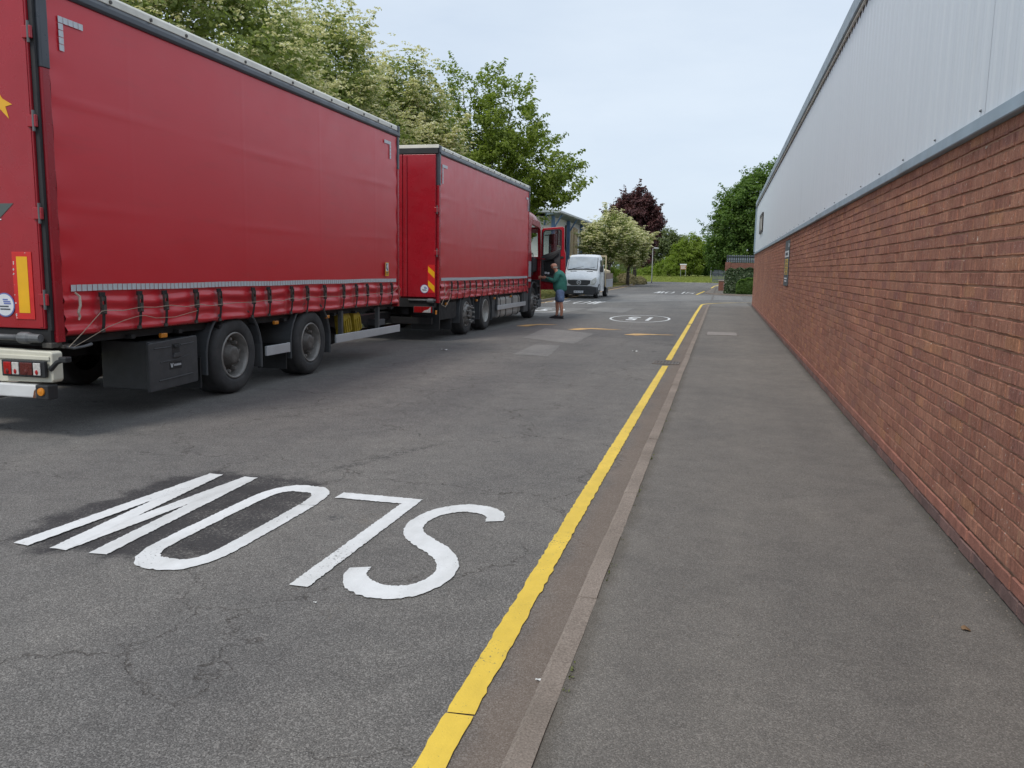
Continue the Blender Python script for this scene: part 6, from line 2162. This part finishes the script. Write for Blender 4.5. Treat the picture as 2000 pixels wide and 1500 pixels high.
lamp_post('grey street lamp by the verge corner beyond the flowering trees', -8.05, 98.5, 4.05, .6)
lamp_post('slim street lamp in front of the far trees near the pavement', -1.85, 141, 4.0, -.55)
lamp_post('short street lamp glimpsed under the flowering tree canopy', -10.9, 103, 2.5, -.5)
sg2 = thing('street_sign', 'two-legged sign with brown panel on the far grass bank', 'sign', (-6.6, 146, .35))
SGB = simple('sign_brown', (0.34, 0.17, 0.10), .5, var=.15, scale=3)
for x in (-.42, .42):
    obj('leg', M().lathe([(.04, 0), (.04, 2.35)], (x, 0, 0), 'z', 8), POLE, sg2)
obj('panel', M().box(-.5, .5, -.06, -.03, 1.5, 2.25), SGB, sg2)
obj('header', M().box(-.56, .56, -.065, -.035, 2.26, 2.45), STICKW, sg2)
for k in range(3):
    obj('print_line', M().box(-.4, .4 - .15 * (k % 2), -.064, -.061, 1.65 + k * .19, 1.72 + k * .19), STICKW, sg2)
sp_ = thing('post_sign', 'small pale blue sign on a post under the flowering trees', 'sign', (-12.3, 100.5, .1))
obj('post', M().lathe([(.04, 0), (.04, 2.1)], (0, 0, 0), 'z', 8), POLE, sp_)
obj('panel', M().box(-.16, .16, -.05, -.03, 1.45, 2.15), simple('pale_blue_sign', (0.46, 0.56, 0.62), .5), sp_)

# ================================================================== OFFICE BUILDING BEHIND THE LORRY
BGREY = simple('grey_render_panel', (0.60, 0.585, 0.585), .7, var=.08, scale=1.5, world=True)
BBLUE = simple('blue_steel', (0.10, 0.18, 0.34), .45, var=.15, scale=3)
BWOOD = simple('brown_brick_pier', (0.42, 0.27, 0.17), .85, var=.2, scale=4, world=True)
BCREAM = simple('cream_mullion', (0.72, 0.60, 0.42), .6, var=.1)
BROOF = simple('grey_metal_roof', (0.30, 0.33, 0.34), .4, var=.12, scale=2, world=True)
off = thing('office_building', 'two-storey grey office with blue steel posts and overhanging metal roof', 'building', (-14.7, 71.5, 0))
obj('wall', M().box(-12, 0, 0, 30, 0, 6.15), BGREY, off)
rf = obj('roof', M().prism([(-13, 6.75), (.95, 6.32), (.95, 6.55), (-13, 7.2)], 'y', -1.8, 31), BROOF, off)
obj('gutter', M().box(.952, 1.10, -1.8, 31, 6.36, 6.52), HEADM, rf)
obj('soffit', M().prism([(-.1, 6.16), (.9, 6.30), (.9, 6.318), (-.1, 6.335)], 'y', -1.7, 30.9), FASCIA, rf)
for k, y in enumerate((-.15, 7.3, 14.8, 22.3)):
    obj('blue_post', M().box(.02, .30, y, y + .30, 0, 6.15), BBLUE, off)
    obj('roof_strut', M().bar((.28, y + .15, 5.2), (.92, y + .15, 6.25), .12), BBLUE, off)
obj('end_strut', M().bar((-.6, -.1, 5.4), (-.1, -1.6, 6.3), .14), BBLUE, off)
for k, (y0, y1) in enumerate(((1.2, 6.4), (7.7, 12.0), (16, 21.5))):
    bay = obj('brick_bay', M().box(.02, .14, y0 + (0 if k else 5.2), y1, 0, 5.7), BWOOD, off)
for k, y in enumerate((7.8, 8.6, 9.0, 10.4, 11.0, 11.7)):
    obj('mullion', M().box(.145, .30, y, y + .16, 0.3, 5.6), BCREAM, off)
for k, y in enumerate((9.3,)):
    w_ = obj('window', M().box(.142, .17, y, y + .75, 1.0, 4.9), DGLASS, off)
    obj('sill', M().box(.145, .27, y - .02, y + .77, .92, .99), BCREAM, w_)
for k, (y, z) in enumerate(((1.4, 3.7), (3.8, 3.7), (1.4, 1.1), (3.8, 1.1))):
    w_ = obj('window', M().box(.005, .05, y, y + 1.7, z, z + 1.5), DGLASS, off)
    obj('sill', M().box(.005, .14, y - .05, y + 1.75, z - .09, z - .005), BCREAM, w_)
obj('wall_notice', M().box(.02, .06, 17.3, 18.2, 2.6, 3.4), STICKW, off)

# ---- grit, crumbs and tiny weeds along the wall foot and behind the kerb
rng = np.random.RandomState(7)
GRIT = simple('grit', (0.20, 0.17, 0.14), .95, var=.5, scale=40, world=True)
m = M()
for k in range(420):
    if k % 3:
        x, y = 1.30 - abs(rng.normal()) * .05, 3.2 + 16 * rng.uniform() ** 1.5
    else:
        x, y = rng.uniform(-.45, 1.25), 2 + 12 * rng.uniform() ** 1.4
    s_ = rng.uniform(.002, .0055)
    z = 0.0855
    a = rng.uniform(0, 6.28)
    ca_, sa_ = math.cos(a) * s_, math.sin(a) * s_
    m.add([(x + ca_, y + sa_, z), (x - sa_, y + ca_, z), (x - ca_, y - sa_, z), (x + sa_, y - ca_, z), (x, y, z + s_ * rng.uniform(.6, 1.2))], [(0, 1, 4), (1, 2, 4), (2, 3, 4), (3, 0, 4)])
o = obj('pavement_grit', m, GRIT, fix=False)
o['kind'] = 'stuff'
o['label'] = 'loose grit along the foot of the brick wall'
n = 900
y = np.concatenate([2.0 + 10 * rng.uniform(0, 1, n // 2) ** 1.3, 3.5 + 30 * rng.uniform(0, 1, n // 2)])
clump = np.sin(y * 5.1) + np.sin(y * 11.7 + 1) + .6 * np.sin(y * 29)
x = np.concatenate([-.468 + np.abs(rng.normal(size=n // 2)) * .008, 1.303 - np.abs(rng.normal(size=n // 2)) * .012])
k = clump > .9
pts = np.stack([x, y, np.full(n, .092)], 1)[k]
o = leaves('kerb_moss', pts, rng.normal(size=(len(pts), 3)) + np.array([0, 0, .6]), .013, leaf_mat('moss', (0.07, 0.085, 0.02), (0.17, 0.19, 0.05), .2), None, rng)
o['kind'] = 'stuff'
o['label'] = 'tiny moss and weeds in the pavement edges'
